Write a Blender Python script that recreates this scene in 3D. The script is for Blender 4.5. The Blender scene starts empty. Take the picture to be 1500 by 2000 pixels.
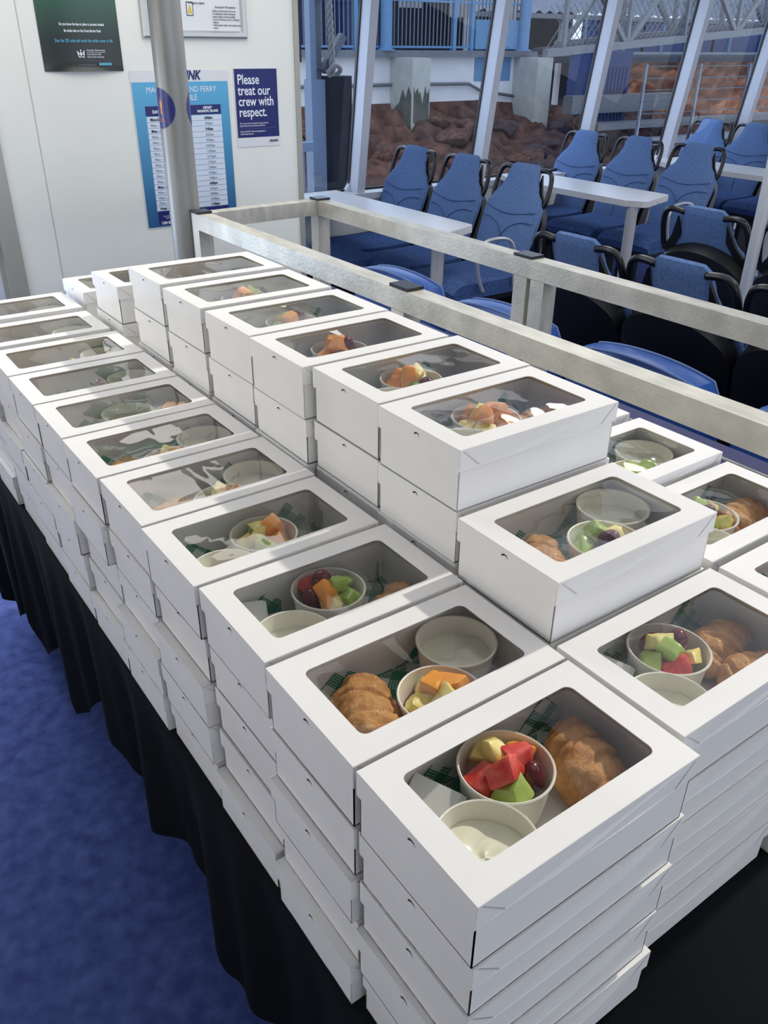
import bpy, bmesh, math, random
from mathutils import Vector, Matrix, noise
random.seed(11)
S = bpy.context.scene
COL = S.collection
PI = math.pi

# ------------------------------------------------------------------ camera, sky, sun, lamps, exposure
f_px, yaw, pitch, roll = 1630.73, .624965, .515932, .01322
ca, sa, cb, sb, cc, sc = math.cos(yaw), math.sin(yaw), math.cos(pitch), math.sin(pitch), math.cos(roll), math.sin(roll)
fwd = Vector((sa*cb, ca*cb, -sb)); rt = Vector((ca, -sa, 0)); up = rt.cross(fwd)
r2 = rt*cc + up*sc; u2 = -rt*sc + up*cc
cam = bpy.data.objects.new('camera', bpy.data.cameras.new('camera')); COL.objects.link(cam)
cam.matrix_world = Matrix(((r2.x, u2.x, -fwd.x, -.278987), (r2.y, u2.y, -fwd.y, -.266119), (r2.z, u2.z, -fwd.z, 1.635392), (0, 0, 0, 1)))
cam.data.sensor_fit = 'VERTICAL'; cam.data.sensor_height = 24; cam.data.lens = f_px*24/2000
cam.data.clip_start = .02; cam.data.clip_end = 200
S.camera = cam
S.view_settings.view_transform = 'Standard'; S.view_settings.look = 'None'
S.view_settings.gamma = 1; S.view_settings.use_curve_mapping = False
S.view_settings.exposure = -0.1

w = bpy.data.worlds.new('sky'); S.world = w; w.use_nodes = True
wb = w.node_tree.nodes['Background']
wb.inputs['Color'].default_value = (.80, .87, 1, 1); wb.inputs['Strength'].default_value = 1.38

def light(name, kind, loc, energy, color, size=None, sizey=None, aim=None):
    l = bpy.data.lights.new(name, kind); o = bpy.data.objects.new(name, l); COL.objects.link(o)
    o.location = loc; l.energy = energy; l.color = color
    if kind == 'AREA':
        l.shape = 'RECTANGLE' if sizey else 'DISK'; l.size = size
        if sizey: l.size_y = sizey
    if aim is not None:
        o.rotation_euler = Vector(aim).to_track_quat('-Z', 'Y').to_euler()
    return o
sun = light('sun', 'SUN', (4, 0, 5), 2.25, (1, .96, .88), aim=(-1, -.03, -.92)); sun.data.angle = math.radians(1.6)
for (x, y, e) in ((.5, -.3, 2), (.35, 1.3, 4), (-.1, 2.75, 12), (1.15, 2.85, 6), (3.0, 2.6, 12), (5.0, 2.6, 12), (3.0, .6, 9), (5, .6, 8)):
    light('ceiling_lamp', 'AREA', (x, y, 2.26), e, (1, .96, .9), .9, aim=(0, 0, -1))
# daylight through the doorway in the partition and the open starboard side
light('doorway_daylight', 'AREA', (-.1, 3.26, 1.2), 40, (.74, .84, 1), .7, 1.3, aim=(-.15, -1, -.75))
light('starboard_daylight', 'AREA', (1.5, -3.4, 1.7), 11, (.8, .86, 1), 4.5, 1.0, aim=(0, 1, -.12)).data.spread = math.radians(80)
light('aisle_fill', 'AREA', (-3.2, .9, 1.35), 6, (1, .98, .95), 2.6, 1.0, aim=(1, .05, .02)).data.spread = math.radians(50)  # added fill lamp, brightens the left faces of the boxes
light('port_daylight', 'AREA', (4.6, 5.2, 1.45), 30, (.6, .74, 1), 5.5, .9, aim=(0, -1, -.25))

# ------------------------------------------------------------------ materials
def srgb(r, g, b):
    f = lambda c: (c/255/12.92) if c/255 <= .04045 else ((c/255+.055)/1.055)**2.4
    return (f(r), f(g), f(b), 1)
def mat(name, rgb, rough=.5, metal=0, var=.0, vscale=20, bump=0, bscale=60, rgb2=None, spec=.5, coat=0, sub=0, stretch=None):
    m = bpy.data.materials.new(name); m.use_nodes = True; nt = m.node_tree; p = nt.nodes['Principled BSDF']
    c = srgb(*rgb); p.inputs['Base Color'].default_value = c
    p.inputs['Roughness'].default_value = rough; p.inputs['Metallic'].default_value = metal
    p.inputs['Specular IOR Level'].default_value = spec
    if coat: p.inputs['Coat Weight'].default_value = coat; p.inputs['Coat Roughness'].default_value = .08
    if sub:
        p.inputs['Subsurface Weight'].default_value = sub; p.inputs['Subsurface Radius'].default_value = (.006, .004, .002)
        p.inputs['Subsurface Scale'].default_value = 1
    tc = nt.nodes.new('ShaderNodeTexCoord'); mp = nt.nodes.new('ShaderNodeMapping')
    nt.links.new(tc.outputs['Object'], mp.inputs['Vector'])
    if stretch: mp.inputs['Scale'].default_value = stretch
    if var or rgb2:
        n = nt.nodes.new('ShaderNodeTexNoise'); n.inputs['Scale'].default_value = vscale; n.inputs['Detail'].default_value = 6
        nt.links.new(mp.outputs[0], n.inputs['Vector'])
        r = nt.nodes.new('ShaderNodeValToRGB'); r.color_ramp.elements[0].position = .34; r.color_ramp.elements[1].position = .68
        c2 = srgb(*rgb2) if rgb2 else tuple(min(1, x*(1+var)) for x in c[:3])+(1,)
        c1 = c if rgb2 else tuple(x*(1-var) for x in c[:3])+(1,)
        r.color_ramp.elements[0].color = c1; r.color_ramp.elements[1].color = c2
        nt.links.new(n.outputs['Fac'], r.inputs[0]); nt.links.new(r.outputs[0], p.inputs['Base Color'])
    if bump:
        n2 = nt.nodes.new('ShaderNodeTexNoise'); n2.inputs['Scale'].default_value = bscale; n2.inputs['Detail'].default_value = 5
        nt.links.new(mp.outputs[0], n2.inputs['Vector'])
        b = nt.nodes.new('ShaderNodeBump'); b.inputs['Strength'].default_value = bump; b.inputs['Distance'].default_value = .002
        nt.links.new(n2.outputs['Fac'], b.inputs['Height']); nt.links.new(b.outputs[0], p.inputs['Normal'])
    return m
M = {}
M['card'] = mat('white_card', (235, 232, 227), .42, var=.025, vscale=9, bump=.12, bscale=14, spec=.35)
M['cardin'] = mat('inner_card', (214, 208, 202), .6, var=.03, vscale=12)
M['fold'] = mat('card_fold', (196, 192, 190), .5)
M['slit'] = mat('dark_slit', (30, 28, 28), .9)
M['tub'] = mat('paper_tub', (243, 240, 226), .45, spec=.4)
M['yog'] = mat('yogurt', (240, 238, 216), .22, bump=.3, bscale=40, sub=.1)
M['alu'] = mat('brushed_aluminium', (198, 194, 180), .4, metal=.25, var=.16, vscale=11, bump=.45, bscale=120, stretch=(3, 1, 1))
M['pole'] = mat('dull_steel', (142, 141, 136), .45, metal=.5, var=.15, vscale=8, bump=.1, bscale=60, stretch=(1, 1, .25))
M['weld'] = mat('pole_grey', (186, 188, 190), .4, metal=.2)
M['cap'] = mat('black_plastic', (22, 22, 24), .3, var=.1)
M['black'] = mat('black_shell', (9, 9, 11), .45)
M['handle'] = mat('black_handle', (16, 16, 18), .28)
M['cloth'] = mat('black_cloth', (11, 15, 18), .9, var=.3, vscale=6, bump=.5, bscale=250, spec=.15)
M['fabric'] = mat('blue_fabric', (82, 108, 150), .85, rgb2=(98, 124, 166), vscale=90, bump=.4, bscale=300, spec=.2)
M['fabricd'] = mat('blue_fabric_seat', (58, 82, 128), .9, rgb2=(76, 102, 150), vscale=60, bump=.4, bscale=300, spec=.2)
M['vinyl'] = mat('blue_vinyl', (44, 88, 160), .35, bump=.15, bscale=20)
M['piping'] = mat('piping', (92, 118, 168), .6)
M['stitch'] = mat('seam', (62, 88, 134), .8)
M['wall'] = mat('cream_wall', (234, 236, 228), .35, var=.02, vscale=3)
M['trim'] = mat('wall_trim', (170, 170, 160), .4, metal=.3)
M['winframe'] = mat('window_frame', (200, 204, 212), .4)
M['gasket'] = mat('gasket', (14, 16, 22), .5)
M['carpet'] = mat('blue_carpet', (58, 68, 116), .95, rgb2=(80, 92, 142), vscale=26, bump=.6, bscale=400, spec=.1)
M['shelf'] = mat('navy_shelf', (66, 68, 112), .6, var=.1, vscale=8)
M['tabletop'] = mat('laminate', (206, 207, 206), .35, var=.02, vscale=30)
M['tableedge'] = mat('laminate_edge', (190, 190, 184), .4)
M['ceil'] = mat('ceiling_panel', (208, 208, 204), .6)
M['white'] = mat('white_paint', (222, 224, 228), .6)
M['arm'] = mat('cast_aluminium', (200, 202, 206), .3, metal=.6)

def croissant_mat():
    m = mat('croissant_crust', (176, 112, 48), .5, spec=.35, coat=.12)
    nt = m.node_tree; p = nt.nodes['Principled BSDF']
    tc = nt.nodes.new('ShaderNodeTexCoord')
    n = nt.nodes.new('ShaderNodeTexNoise'); n.inputs['Scale'].default_value = 42; n.inputs['Detail'].default_value = 12; n.inputs['Roughness'].default_value = .72
    nt.links.new(tc.outputs['Object'], n.inputs['Vector'])
    r = nt.nodes.new('ShaderNodeValToRGB'); e = r.color_ramp.elements
    e[0].position = .3; e[0].color = srgb(158, 96, 46); e[1].position = .72; e[1].color = srgb(232, 186, 124)
    q = e.new(.5); q.color = srgb(208, 150, 86)
    nt.links.new(n.outputs['Fac'], r.inputs[0]); nt.links.new(r.outputs[0], p.inputs['Base Color'])
    n2 = nt.nodes.new('ShaderNodeTexNoise'); n2.inputs['Scale'].default_value = 110; n2.inputs['Detail'].default_value = 9; n2.inputs['Roughness'].default_value = .65
    nt.links.new(tc.outputs['Object'], n2.inputs['Vector'])
    b = nt.nodes.new('ShaderNodeBump'); b.inputs['Strength'].default_value = 1; b.inputs['Distance'].default_value = .004
    nt.links.new(n2.outputs['Fac'], b.inputs['Height']); nt.links.new(b.outputs[0], p.inputs['Normal'])
    return m
M['crust'] = croissant_mat()
M['ham'] = mat('ham', (206, 128, 116), .4, rgb2=(222, 150, 132), vscale=30, sub=.1)
M['cantaloupe'] = mat('orange_melon', (240, 150, 46), .25, rgb2=(248, 178, 84), vscale=18, bump=.2, bscale=90, sub=.15)
M['honeydew'] = mat('green_melon', (158, 190, 80), .25, rgb2=(196, 212, 126), vscale=16, bump=.15, bscale=90, sub=.15)
M['pineapple'] = mat('pineapple', (240, 216, 112), .45, rgb2=(247, 234, 160), vscale=60, bump=.15, bscale=160, sub=.12, stretch=(3, 1, 1))
M['watermelon'] = mat('watermelon', (206, 40, 36), .25, rgb2=(236, 112, 98), vscale=70, bump=.3, bscale=110, sub=.12)
M['grape'] = mat('red_grape', (78, 20, 30), .12, rgb2=(122, 44, 46), vscale=40, sub=.05)
M['grapeg'] = mat('green_grape', (150, 178, 70), .15, rgb2=(174, 196, 96), vscale=30)
M['napkin'] = mat('napkin', (240, 242, 236), .7, bump=.2, bscale=30)

def gingham_mat():
    m = bpy.data.materials.new('green_gingham'); m.use_nodes = True; nt = m.node_tree; p = nt.nodes['Principled BSDF']
    p.inputs['Roughness'].default_value = .6
    tc = nt.nodes.new('ShaderNodeTexCoord'); sx = nt.nodes.new('ShaderNodeSeparateXYZ'); nt.links.new(tc.outputs['UV'], sx.inputs[0])
    def stripe(out, scale):
        mu = nt.nodes.new('ShaderNodeMath'); mu.operation = 'MULTIPLY'; mu.inputs[1].default_value = scale; nt.links.new(out, mu.inputs[0])
        fr = nt.nodes.new('ShaderNodeMath'); fr.operation = 'FRACT'; nt.links.new(mu.outputs[0], fr.inputs[0])
        gt = nt.nodes.new('ShaderNodeMath'); gt.operation = 'GREATER_THAN'; gt.inputs[1].default_value = .5; nt.links.new(fr.outputs[0], gt.inputs[0])
        return gt.outputs[0]
    def op(k, a, b):
        o = nt.nodes.new('ShaderNodeMath'); o.operation = k; nt.links.new(a, o.inputs[0]); nt.links.new(b, o.inputs[1]); return o.outputs[0]
    a, b = stripe(sx.outputs[0], 32), stripe(sx.outputs[1], 32)
    c, d = stripe(sx.outputs[0], 330), stripe(sx.outputs[1], 330)
    both = op('MULTIPLY', a, b); one = op('SUBTRACT', op('MAXIMUM', a, b), both)
    dots = op('MAXIMUM', c, d)
    fac = op('MAXIMUM', both, op('MULTIPLY', one, dots))
    mx = nt.nodes.new('ShaderNodeMix'); mx.data_type = 'RGBA'
    mx.inputs['A'].default_value = srgb(226, 232, 224); mx.inputs['B'].default_value = srgb(20, 122, 78)
    nt.links.new(fac, mx.inputs['Factor']); nt.links.new(mx.outputs['Result'], p.inputs['Base Color'])
    return m
M['gingham'] = gingham_mat()

def film_mat(name, rough=.03, bump=.35, scale=16, base=.05, tint=(1, 1, 1)):
    m = bpy.data.materials.new(name); m.use_nodes = True; nt = m.node_tree; nt.nodes.clear()
    o = nt.nodes.new('ShaderNodeOutputMaterial'); mx = nt.nodes.new('ShaderNodeMixShader')
    t = nt.nodes.new('ShaderNodeBsdfTransparent'); t.inputs[0].default_value = (*tint, 1)
    g = nt.nodes.new('ShaderNodeBsdfGlossy'); g.inputs['Roughness'].default_value = rough
    fr = nt.nodes.new('ShaderNodeLayerWeight'); pw = nt.nodes.new('ShaderNodeMath'); pw.operation = 'POWER'; pw.inputs[1].default_value = 3.5 if bump else 4.6
    ad = nt.nodes.new('ShaderNodeMath'); ad.operation = 'MULTIPLY_ADD'; ad.inputs[1].default_value = 1.0; ad.inputs[2].default_value = base; ad.use_clamp = True
    nt.links.new(fr.outputs['Facing'], pw.inputs[0]); nt.links.new(pw.outputs[0], ad.inputs[0]); nt.links.new(ad.outputs[0], mx.inputs[0])
    if bump:
        tc = nt.nodes.new('ShaderNodeTexCoord'); mp = nt.nodes.new('ShaderNodeMapping'); mp.inputs['Scale'].default_value = (1, .45, 1)
        nt.links.new(tc.outputs['Generated'] if name != 'plastic_film' else tc.outputs['Object'], mp.inputs['Vector'])
        n = nt.nodes.new('ShaderNodeTexNoise'); n.inputs['Scale'].default_value = scale; n.inputs['Detail'].default_value = 1; n.inputs['Distortion'].default_value = .6
        nt.links.new(mp.outputs[0], n.inputs['Vector'])
        b = nt.nodes.new('ShaderNodeBump'); b.inputs['Strength'].default_value = bump; b.inputs['Distance'].default_value = .01
        nt.links.new(n.outputs['Fac'], b.inputs['Height']); nt.links.new(b.outputs[0], g.inputs['Normal'])
    nt.links.new(t.outputs[0], mx.inputs[1]); nt.links.new(g.outputs[0], mx.inputs[2]); nt.links.new(mx.outputs[0], o.inputs[0])
    return m
M['film'] = film_mat('plastic_film', .02, .26, 12, .012, (.97, .97, .96))
M['glass'] = film_mat('window_glass', .0, 0, 1, .04, (.84, .90, .98))

# ------------------------------------------------------------------ mesh helpers
def obj(name, bm, m, parent=None, smooth=False, loc=None):
    me = bpy.data.meshes.new(name)
    bmesh.ops.recalc_face_normals(bm, faces=bm.faces)
    bm.to_mesh(me); bm.free()
    for mm in (m if isinstance(m, (list, tuple)) else [m]): me.materials.append(mm)
    if smooth:
        for p in me.polygons: p.use_smooth = True
        if smooth == 'auto': me.set_sharp_from_angle(angle=math.radians(38))
    o = bpy.data.objects.new(name, me); COL.objects.link(o)
    if parent: o.parent = parent
    if loc: o.location = loc
    return o
def tag(o, label=None, cat=None, group=None, kind=None):
    if label: o['label'] = label
    if cat: o['category'] = cat
    if group: o['group'] = group
    if kind: o['kind'] = kind
    return o
def thing(name, label, cat, loc=(0, 0, 0), rz=0, group=None):
    o = bpy.data.objects.new(name, None); COL.objects.link(o); o.location = loc; o.rotation_euler = (0, 0, rz)
    o.empty_display_size = .05
    return tag(o, label, cat, group)
def copy_tree(o, parent=None, **kw):
    c = o.copy(); COL.objects.link(c); c.parent = parent
    for ch in o.children: copy_tree(ch, c)
    return c
def nb(): return bmesh.new()
def box(bm, x0, x1, y0, y1, z0, z1, mi=0, M4=None):
    vs = [bm.verts.new((x, y, z)) for x in (x0, x1) for y in (y0, y1) for z in (z0, z1)]
    if M4 is not None:
        for v in vs: v.co = M4 @ v.co
    fs = [bm.faces.new([vs[i] for i in q]) for q in ((0, 1, 3, 2), (4, 6, 7, 5), (0, 4, 5, 1), (2, 3, 7, 6), (0, 2, 6, 4), (1, 5, 7, 3))]
    for f in fs: f.material_index = mi
    return vs
def bevel(bm, w, seg=2, ang=40):
    es = [e for e in bm.edges if len(e.link_faces) == 2 and e.calc_face_angle(0) > math.radians(ang)]
    bmesh.ops.bevel(bm, geom=es, offset=w, segments=seg, profile=.6, affect='EDGES', clamp_overlap=True)
def beam(bm, a, b, wx, wz, upv=(0, 0, 1)):
    a, b = Vector(a), Vector(b); d = (b-a); L = d.length; d.normalize(); u = Vector(upv)
    s = d.cross(u)
    if s.length < 1e-4: s = d.cross(Vector((1, 0, 0)))
    s.normalize(); u = s.cross(d)
    R = Matrix((s, u, d)).transposed().to_4x4(); R.translation = a
    return box(bm, -wx/2, wx/2, -wz/2, wz/2, 0, L, M4=R)
def tube(bm, pts, r, n=10, close=False, cap=True):
    pts = [Vector(p) for p in pts]; N = len(pts); rings = []
    rr = r if isinstance(r, (list, tuple)) else [r]*N
    u = None
    for i, p in enumerate(pts):
        if close: d = pts[(i+1) % N]-pts[i-1]
        else: d = pts[min(i+1, N-1)]-pts[max(i-1, 0)]
        d.normalize()
        if u is None:
            u = d.orthogonal().normalized()
        else:
            u = (u-d*u.dot(d)).normalized()
        v = d.cross(u)
        rings.append([bm.verts.new(p+(u*math.cos(2*PI*k/n)+v*math.sin(2*PI*k/n))*rr[i]) for k in range(n)])
    for i in range(N if close else N-1):
        A, B = rings[i], rings[(i+1) % N]
        for k in range(n): bm.faces.new((A[k], A[(k+1) % n], B[(k+1) % n], B[k]))
    if cap and not close:
        bm.faces.new(rings[0][::-1]); bm.faces.new(rings[-1])
def smoothpath(pts, k=6):
    P = [Vector(p) for p in pts]; out = []
    for i in range(len(P)-1):
        a, b, c, d = P[max(i-1, 0)], P[i], P[i+1], P[min(i+2, len(P)-1)]
        for j in range(k):
            t = j/k
            out.append(.5*((2*b)+(c-a)*t+(2*a-5*b+4*c-d)*t*t+(3*b-a-3*c+d)*t**3))
    out.append(P[-1]); return out
def lathe(bm, prof, n=40, c=(0, 0, 0), mi=0):
    rings = [[bm.verts.new((c[0]+r*math.cos(2*PI*k/n), c[1]+r*math.sin(2*PI*k/n), c[2]+z)) for k in range(n)] for r, z in prof]
    for A, B in zip(rings, rings[1:]):
        for k in range(n): bm.faces.new((A[k], A[(k+1) % n], B[(k+1) % n], B[k])).material_index = mi
    return rings
def prism(bm, poly, z0, z1, mi=0):
    a = [bm.verts.new((x, y, z0)) for x, y in poly]; b = [bm.verts.new((x, y, z1)) for x, y in poly]; n = len(poly)
    bm.faces.new(a[::-1]).material_index = mi; bm.faces.new(b).material_index = mi
    for i in range(n): bm.faces.new((a[i], a[(i+1) % n], b[(i+1) % n], b[i])).material_index = mi
ORD = ['nearest', 'second', 'third', 'fourth', 'fifth', 'sixth', 'seventh', 'eighth', 'ninth', 'tenth', 'eleventh', 'twelfth']

# ------------------------------------------------------------------ room shell
def struct(name, bm, m): return tag(obj(name, bm, m), kind='structure')
b = nb(); box(b, -3.5, 9.6, -3.6, 4.95, -.05, 0); struct('floor', b, M['carpet'])
b = nb()                                                     # ceiling with a long slot added to let the sun onto the boxes
for (x0, x1, y0, y1) in ((-3.5, 1.12, -3.6, 5.0), (2.75, 9.6, -3.6, 4.62), (1.12, 2.75, -3.6, -1.6), (1.12, 2.75, 2.7, 5.0)):
    box(b, x0, x1, y0, y1, 2.3, 2.36)
struct('ceiling', b, M['ceil'])
b = nb(); box(b, -3.5, -3.42, -3.6, 3.4, 0, 2.3); struct('wall_left', b, M['wall'])
b = nb(); box(b, -3.5, 9.6, -3.62, -3.54, 0, 1.0); struct('wall_starboard', b, M['wall'])

YW = 3.3
b = nb(); box(b, .515, 1.785, YW, YW+.05, 0, 2.3)
box(b, .6565, .6585, YW-.0012, YW, 0, 2.3, 1)
struct('wall_partition', b, [M['wall'], M['trim']])
b = nb(); box(b, 1.782, 1.806, YW-.008, YW+.06, 0, 2.3); bevel(b, .004); struct('trim_1', b, M['trim'])
b = nb(); box(b, 1.806, 1.832, YW+.02, YW+.05, 1.54, 2.3); bevel(b, .006); tag(obj('door_seal', b, M['black']), 'black rubber strip hanging beside the partition edge', 'seal')
# doorway left of the partition
d1 = bpy.data.objects.new('door_1', None); COL.objects.link(d1); d1.location = (0, YW, 0); d1['kind'] = 'structure'
b = nb()
box(b, .445, .515, -.01, .06, 0, 2.3); box(b, .425, .449, .005, .045, 0, 2.3); bevel(b, .004)
obj('door_jamb', b, M['trim'], d1)
b = nb(); box(b, .36, .425, .01, .04, 0, 2.2); box(b, -.45, -.39, .01, .04, 0, 2.2); box(b, -.39, .36, .01, .04, 0, .12); box(b, -.39, .36, .01, .04, 2.08, 2.2); box(b, .395, .412, -.012, .012, .9, .96)
bevel(b, .004); obj('door_frame', b, M['winframe'], d1)
b = nb(); box(b, -.39, .36, .02, .026, .12, 2.08); obj('door_pane', b, M['glass'], d1)
b = nb(); box(b, -3.5, -.45, YW, YW+.05, 0, 2.3); struct('wall_doorside', b, M['wall'])

# ship side with raked windows: lower wall, sill, mullions, glass
def ysl(z): return 4.8-.16*(z-.7)/1.13
b = nb(); box(b, 1.7, 9.6, 4.80, 4.9, 0, .69); struct('wall_port', b, M['wall'])
b = nb(); box(b, 1.7, 9.6, 4.77, 4.98, .665, .705); bevel(b, .006); struct('trim_2', b, M['winframe'])
b = nb(); beam(b, (1.7, ysl(2.2), 2.2), (9.6, ysl(2.2), 2.2), .2, .2); struct('trim_3', b, M['winframe'])
XM = [2.02, 3.14, 4.24, 5.35, 6.44, 7.5, 8.6]
for i, x in enumerate(XM):
    b = nb(); beam(b, (x, 4.86, .69), (x, ysl(2.25)+.06, 2.25), .062, .125, (0, 1, .14))
    bevel(b, .008)
    struct('trim_%d' % (4+i), b, M['winframe'])
for i in range(len(XM)-1):
    r = bpy.data.objects.new('window_%d' % (i+1), None); COL.objects.link(r); r['kind'] = 'structure'
    x0, x1 = XM[i]+.031, XM[i+1]-.031
    b = nb()
    for xx in (x0+.004, x1-.004): beam(b, (xx, 4.905, .705), (xx, ysl(2.1)+.105, 2.1), .008, .02)
    beam(b, (x0, 4.905, .712), (x1, 4.905, .712), .03, .016)
    obj('gasket', b, M['gasket'], r)
    b = nb(); vs = [b.verts.new(v) for v in ((x0, 4.92, .7), (x1, 4.92, .7), (x1, ysl(2.15)+.12, 2.15), (x0, ysl(2.15)+.12, 2.15))]; b.faces.new(vs)
    obj('window_pane', b, M['glass'], r)
    b = nb()                                                 # rounded inner corners of the frame
    for sx, xx in ((1, x0), (-1, x1)):
        pts = [(xx, 0)]+[(xx+sx*(.09-.09*math.cos(t*PI/12)), .09-.09*math.sin(t*PI/12)) for t in range(0, 7)]
        a = [b.verts.new((px, 4.885, .70+pz)) for px, pz in pts]; c = [b.verts.new((px, 4.915, .70+pz)) for px, pz in pts]
        b.faces.new(a); b.faces.new(c[::-1])
        for k in range(len(pts)): b.faces.new((a[k], a[(k+1) % len(pts)], c[(k+1) % len(pts)], c[k]))
    obj('corner_fillet', b, M['winframe'], r)

# ------------------------------------------------------------------ writing
def text_mesh(name, s, size, loc, m, parent, sx=1, align='LEFT', rot=(PI/2, 0, 0), bold=0, shear=0, cyl=None):
    c = bpy.data.curves.new(name, 'FONT'); c.body = s; c.size = size; c.align_x = align; c.offset = bold; c.shear = shear
    c.resolution_u = 3; c.extrude = .0002
    o = bpy.data.objects.new(name, c); COL.objects.link(o)
    bpy.context.view_layer.update()
    me = bpy.data.meshes.new_from_object(o.evaluated_get(bpy.context.evaluated_depsgraph_get()))
    bpy.data.objects.remove(o); me.name = name
    n = bpy.data.objects.new(name, me); COL.objects.link(n)
    me.materials.clear(); me.materials.append(m)
    n.location = loc; n.rotation_euler = rot; n.scale = (sx, 1, 1)
    if parent: n.parent = parent
    return n
M['navy'] = mat('ink_navy', (26, 34, 104), .35)
M['inkw'] = mat('ink_white', (232, 238, 246), .4)
M['ink'] = mat('ink_black', (30, 32, 44), .5)
M['inkg'] = mat('ink_grey', (120, 124, 136), .5)
M['cyan'] = mat('ink_cyan', (96, 176, 206), .4)
M['paper'] = mat('poster_paper', (222, 226, 228), .35)
M['yellow'] = mat('ink_yellow', (214, 190, 60), .4)
M['orange'] = mat('ink_orange', (196, 122, 62), .4)
def grad_mat(name, lo, hi, z0, z1, rough=.28):
    m = bpy.data.materials.new(name); m.use_nodes = True; nt = m.node_tree; p = nt.nodes['Principled BSDF']; p.inputs['Roughness'].default_value = rough
    tc = nt.nodes.new('ShaderNodeTexCoord'); s = nt.nodes.new('ShaderNodeSeparateXYZ'); nt.links.new(tc.outputs['Object'], s.inputs[0])
    mr = nt.nodes.new('ShaderNodeMapRange'); mr.inputs['From Min'].default_value = z0; mr.inputs['From Max'].default_value = z1
    nt.links.new(s.outputs['Z'], mr.inputs['Value'])
    mx = nt.nodes.new('ShaderNodeMix'); mx.data_type = 'RGBA'; mx.inputs['A'].default_value = srgb(*lo); mx.inputs['B'].default_value = srgb(*hi)
    nt.links.new(mr.outputs[0], mx.inputs['Factor']); nt.links.new(mx.outputs['Result'], p.inputs['Base Color'])
    return m
def sheet(name, x0, x1, z0, z1, m, parent, y=0, th=.0006, curl=0):
    b = nb(); n = 14
    if not curl:
        box(b, x0, x1, y-th, y, z0, z1); return obj(name, b, m, parent)
    zz_ = lambda j: .045*j/10 if j <= 10 else .045+(z1-z0-.045)*(j-10)/(n-10)
    for k in range(1):
        grid = [[b.verts.new((x0+(x1-x0)*i/n, y-curl*max(0, 1-zz_(j)/.036)**2*math.sin(PI*i/n), z0+zz_(j))) for j in range(n+1)] for i in range(n+1)]
        for i in range(n):
            for j in range(n): b.faces.new((grid[i][j], grid[i+1][j], grid[i+1][j+1], grid[i][j+1]))
    return obj(name, b, m, parent, smooth=True)
# whale poster
p = thing('poster', 'dark green whale protection poster with curled bottom edge on the cream partition', 'poster', (0, YW-.002, 0))
sheet('poster_sheet', .722, 1.021, 1.514, 2.26, grad_mat('poster_green', (26, 38, 34), (70, 150, 118), 1.62, 2.1), p, 0, .0006, .012)
for zz, ww, ph in ((1.86, .05, 0), (1.98, .07, 1.3), (2.12, .06, 2.4)):
    b = nb(); n_ = 26
    lo = [b.verts.new((.74+.26*k/n_, -.003, zz+.02*math.sin(k*.5+ph))) for k in range(n_+1)]
    hi = [b.verts.new((.74+.26*k/n_, -.003, zz+.02*math.sin(k*.5+ph)+ww*abs(math.sin(PI*k/n_))*(.5+.5*math.sin(k*.9+ph)**2))) for k in range(n_+1)]
    for k in range(n_): b.faces.new((lo[k], lo[k+1], hi[k+1], hi[k]))
    obj('pale_wave_art', b, M['inkw'], p)
tx = dict(align='CENTER')
cxp = .885
text_mesh('lettering', 'Do you know the laws in place to protect whales?', .0125, (cxp-.003, -.004, 1.664), M['inkw'], p, .66, bold=.0003, **tx)
text_mesh('lettering', 'Be whale wise on the Great Barrier Reef.', .0125, (cxp-.003, -.004, 1.643), M['inkw'], p, .66, bold=.0003, **tx)
text_mesh('lettering', 'Scan the QR code and watch the whale come to life.', .0165, (cxp-.002, -.004, 1.610), M['cyan'], p, .62, bold=.0002, **tx)
text_mesh('lettering', 'Australian Government', .0095, (.886, -.004, 1.581), M['inkw'], p, .78)
text_mesh('lettering', 'Great Barrier Reef\nMarine Park Authority', .0088, (.886, -.004, 1.568), M['inkw'], p, .8)
text_mesh('lettering', 'www.gbrmpa.gov.au', .0092, (.848, -.0055, 1.5335), M['inkg'], p, .9)
b = nb(); box(b, .886, .958, -.0045, -.004, 1.5765, 1.5775); obj('printed_rule', b, M['inkw'], p)
b = nb()                                                    # crest: shield, two supporters, star, sprigs
for (dx, dz, rx, rz) in ((0, 0, .0055, .007), (-.010, 0, .0035, .008), (.010, .001, .0035, .008), (0, .011, .003, .0035), (-.006, -.010, .007, .002), (.007, -.010, .007, .002), (-.014, .007, .002, .003), (.013, .009, .002, .003)):
    n_ = 10; vs = [b.verts.new((.864+dx+rx*math.cos(2*PI*k/n_)*(1 if k % 2 else .82), -.0045, 1.572+dz+rz*math.sin(2*PI*k/n_)*(1 if k % 2 else .82))) for k in range(n_)]; b.faces.new(vs)
obj('crest', b, M['inkw'], p)
b = nb()
for k in range(5): box(b, .927+k*.0098, .9355+k*.0098, -.0062, -.0058, 1.5335, 1.5425)
obj('printed_icons', b, M['cyan'], p)

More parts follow.
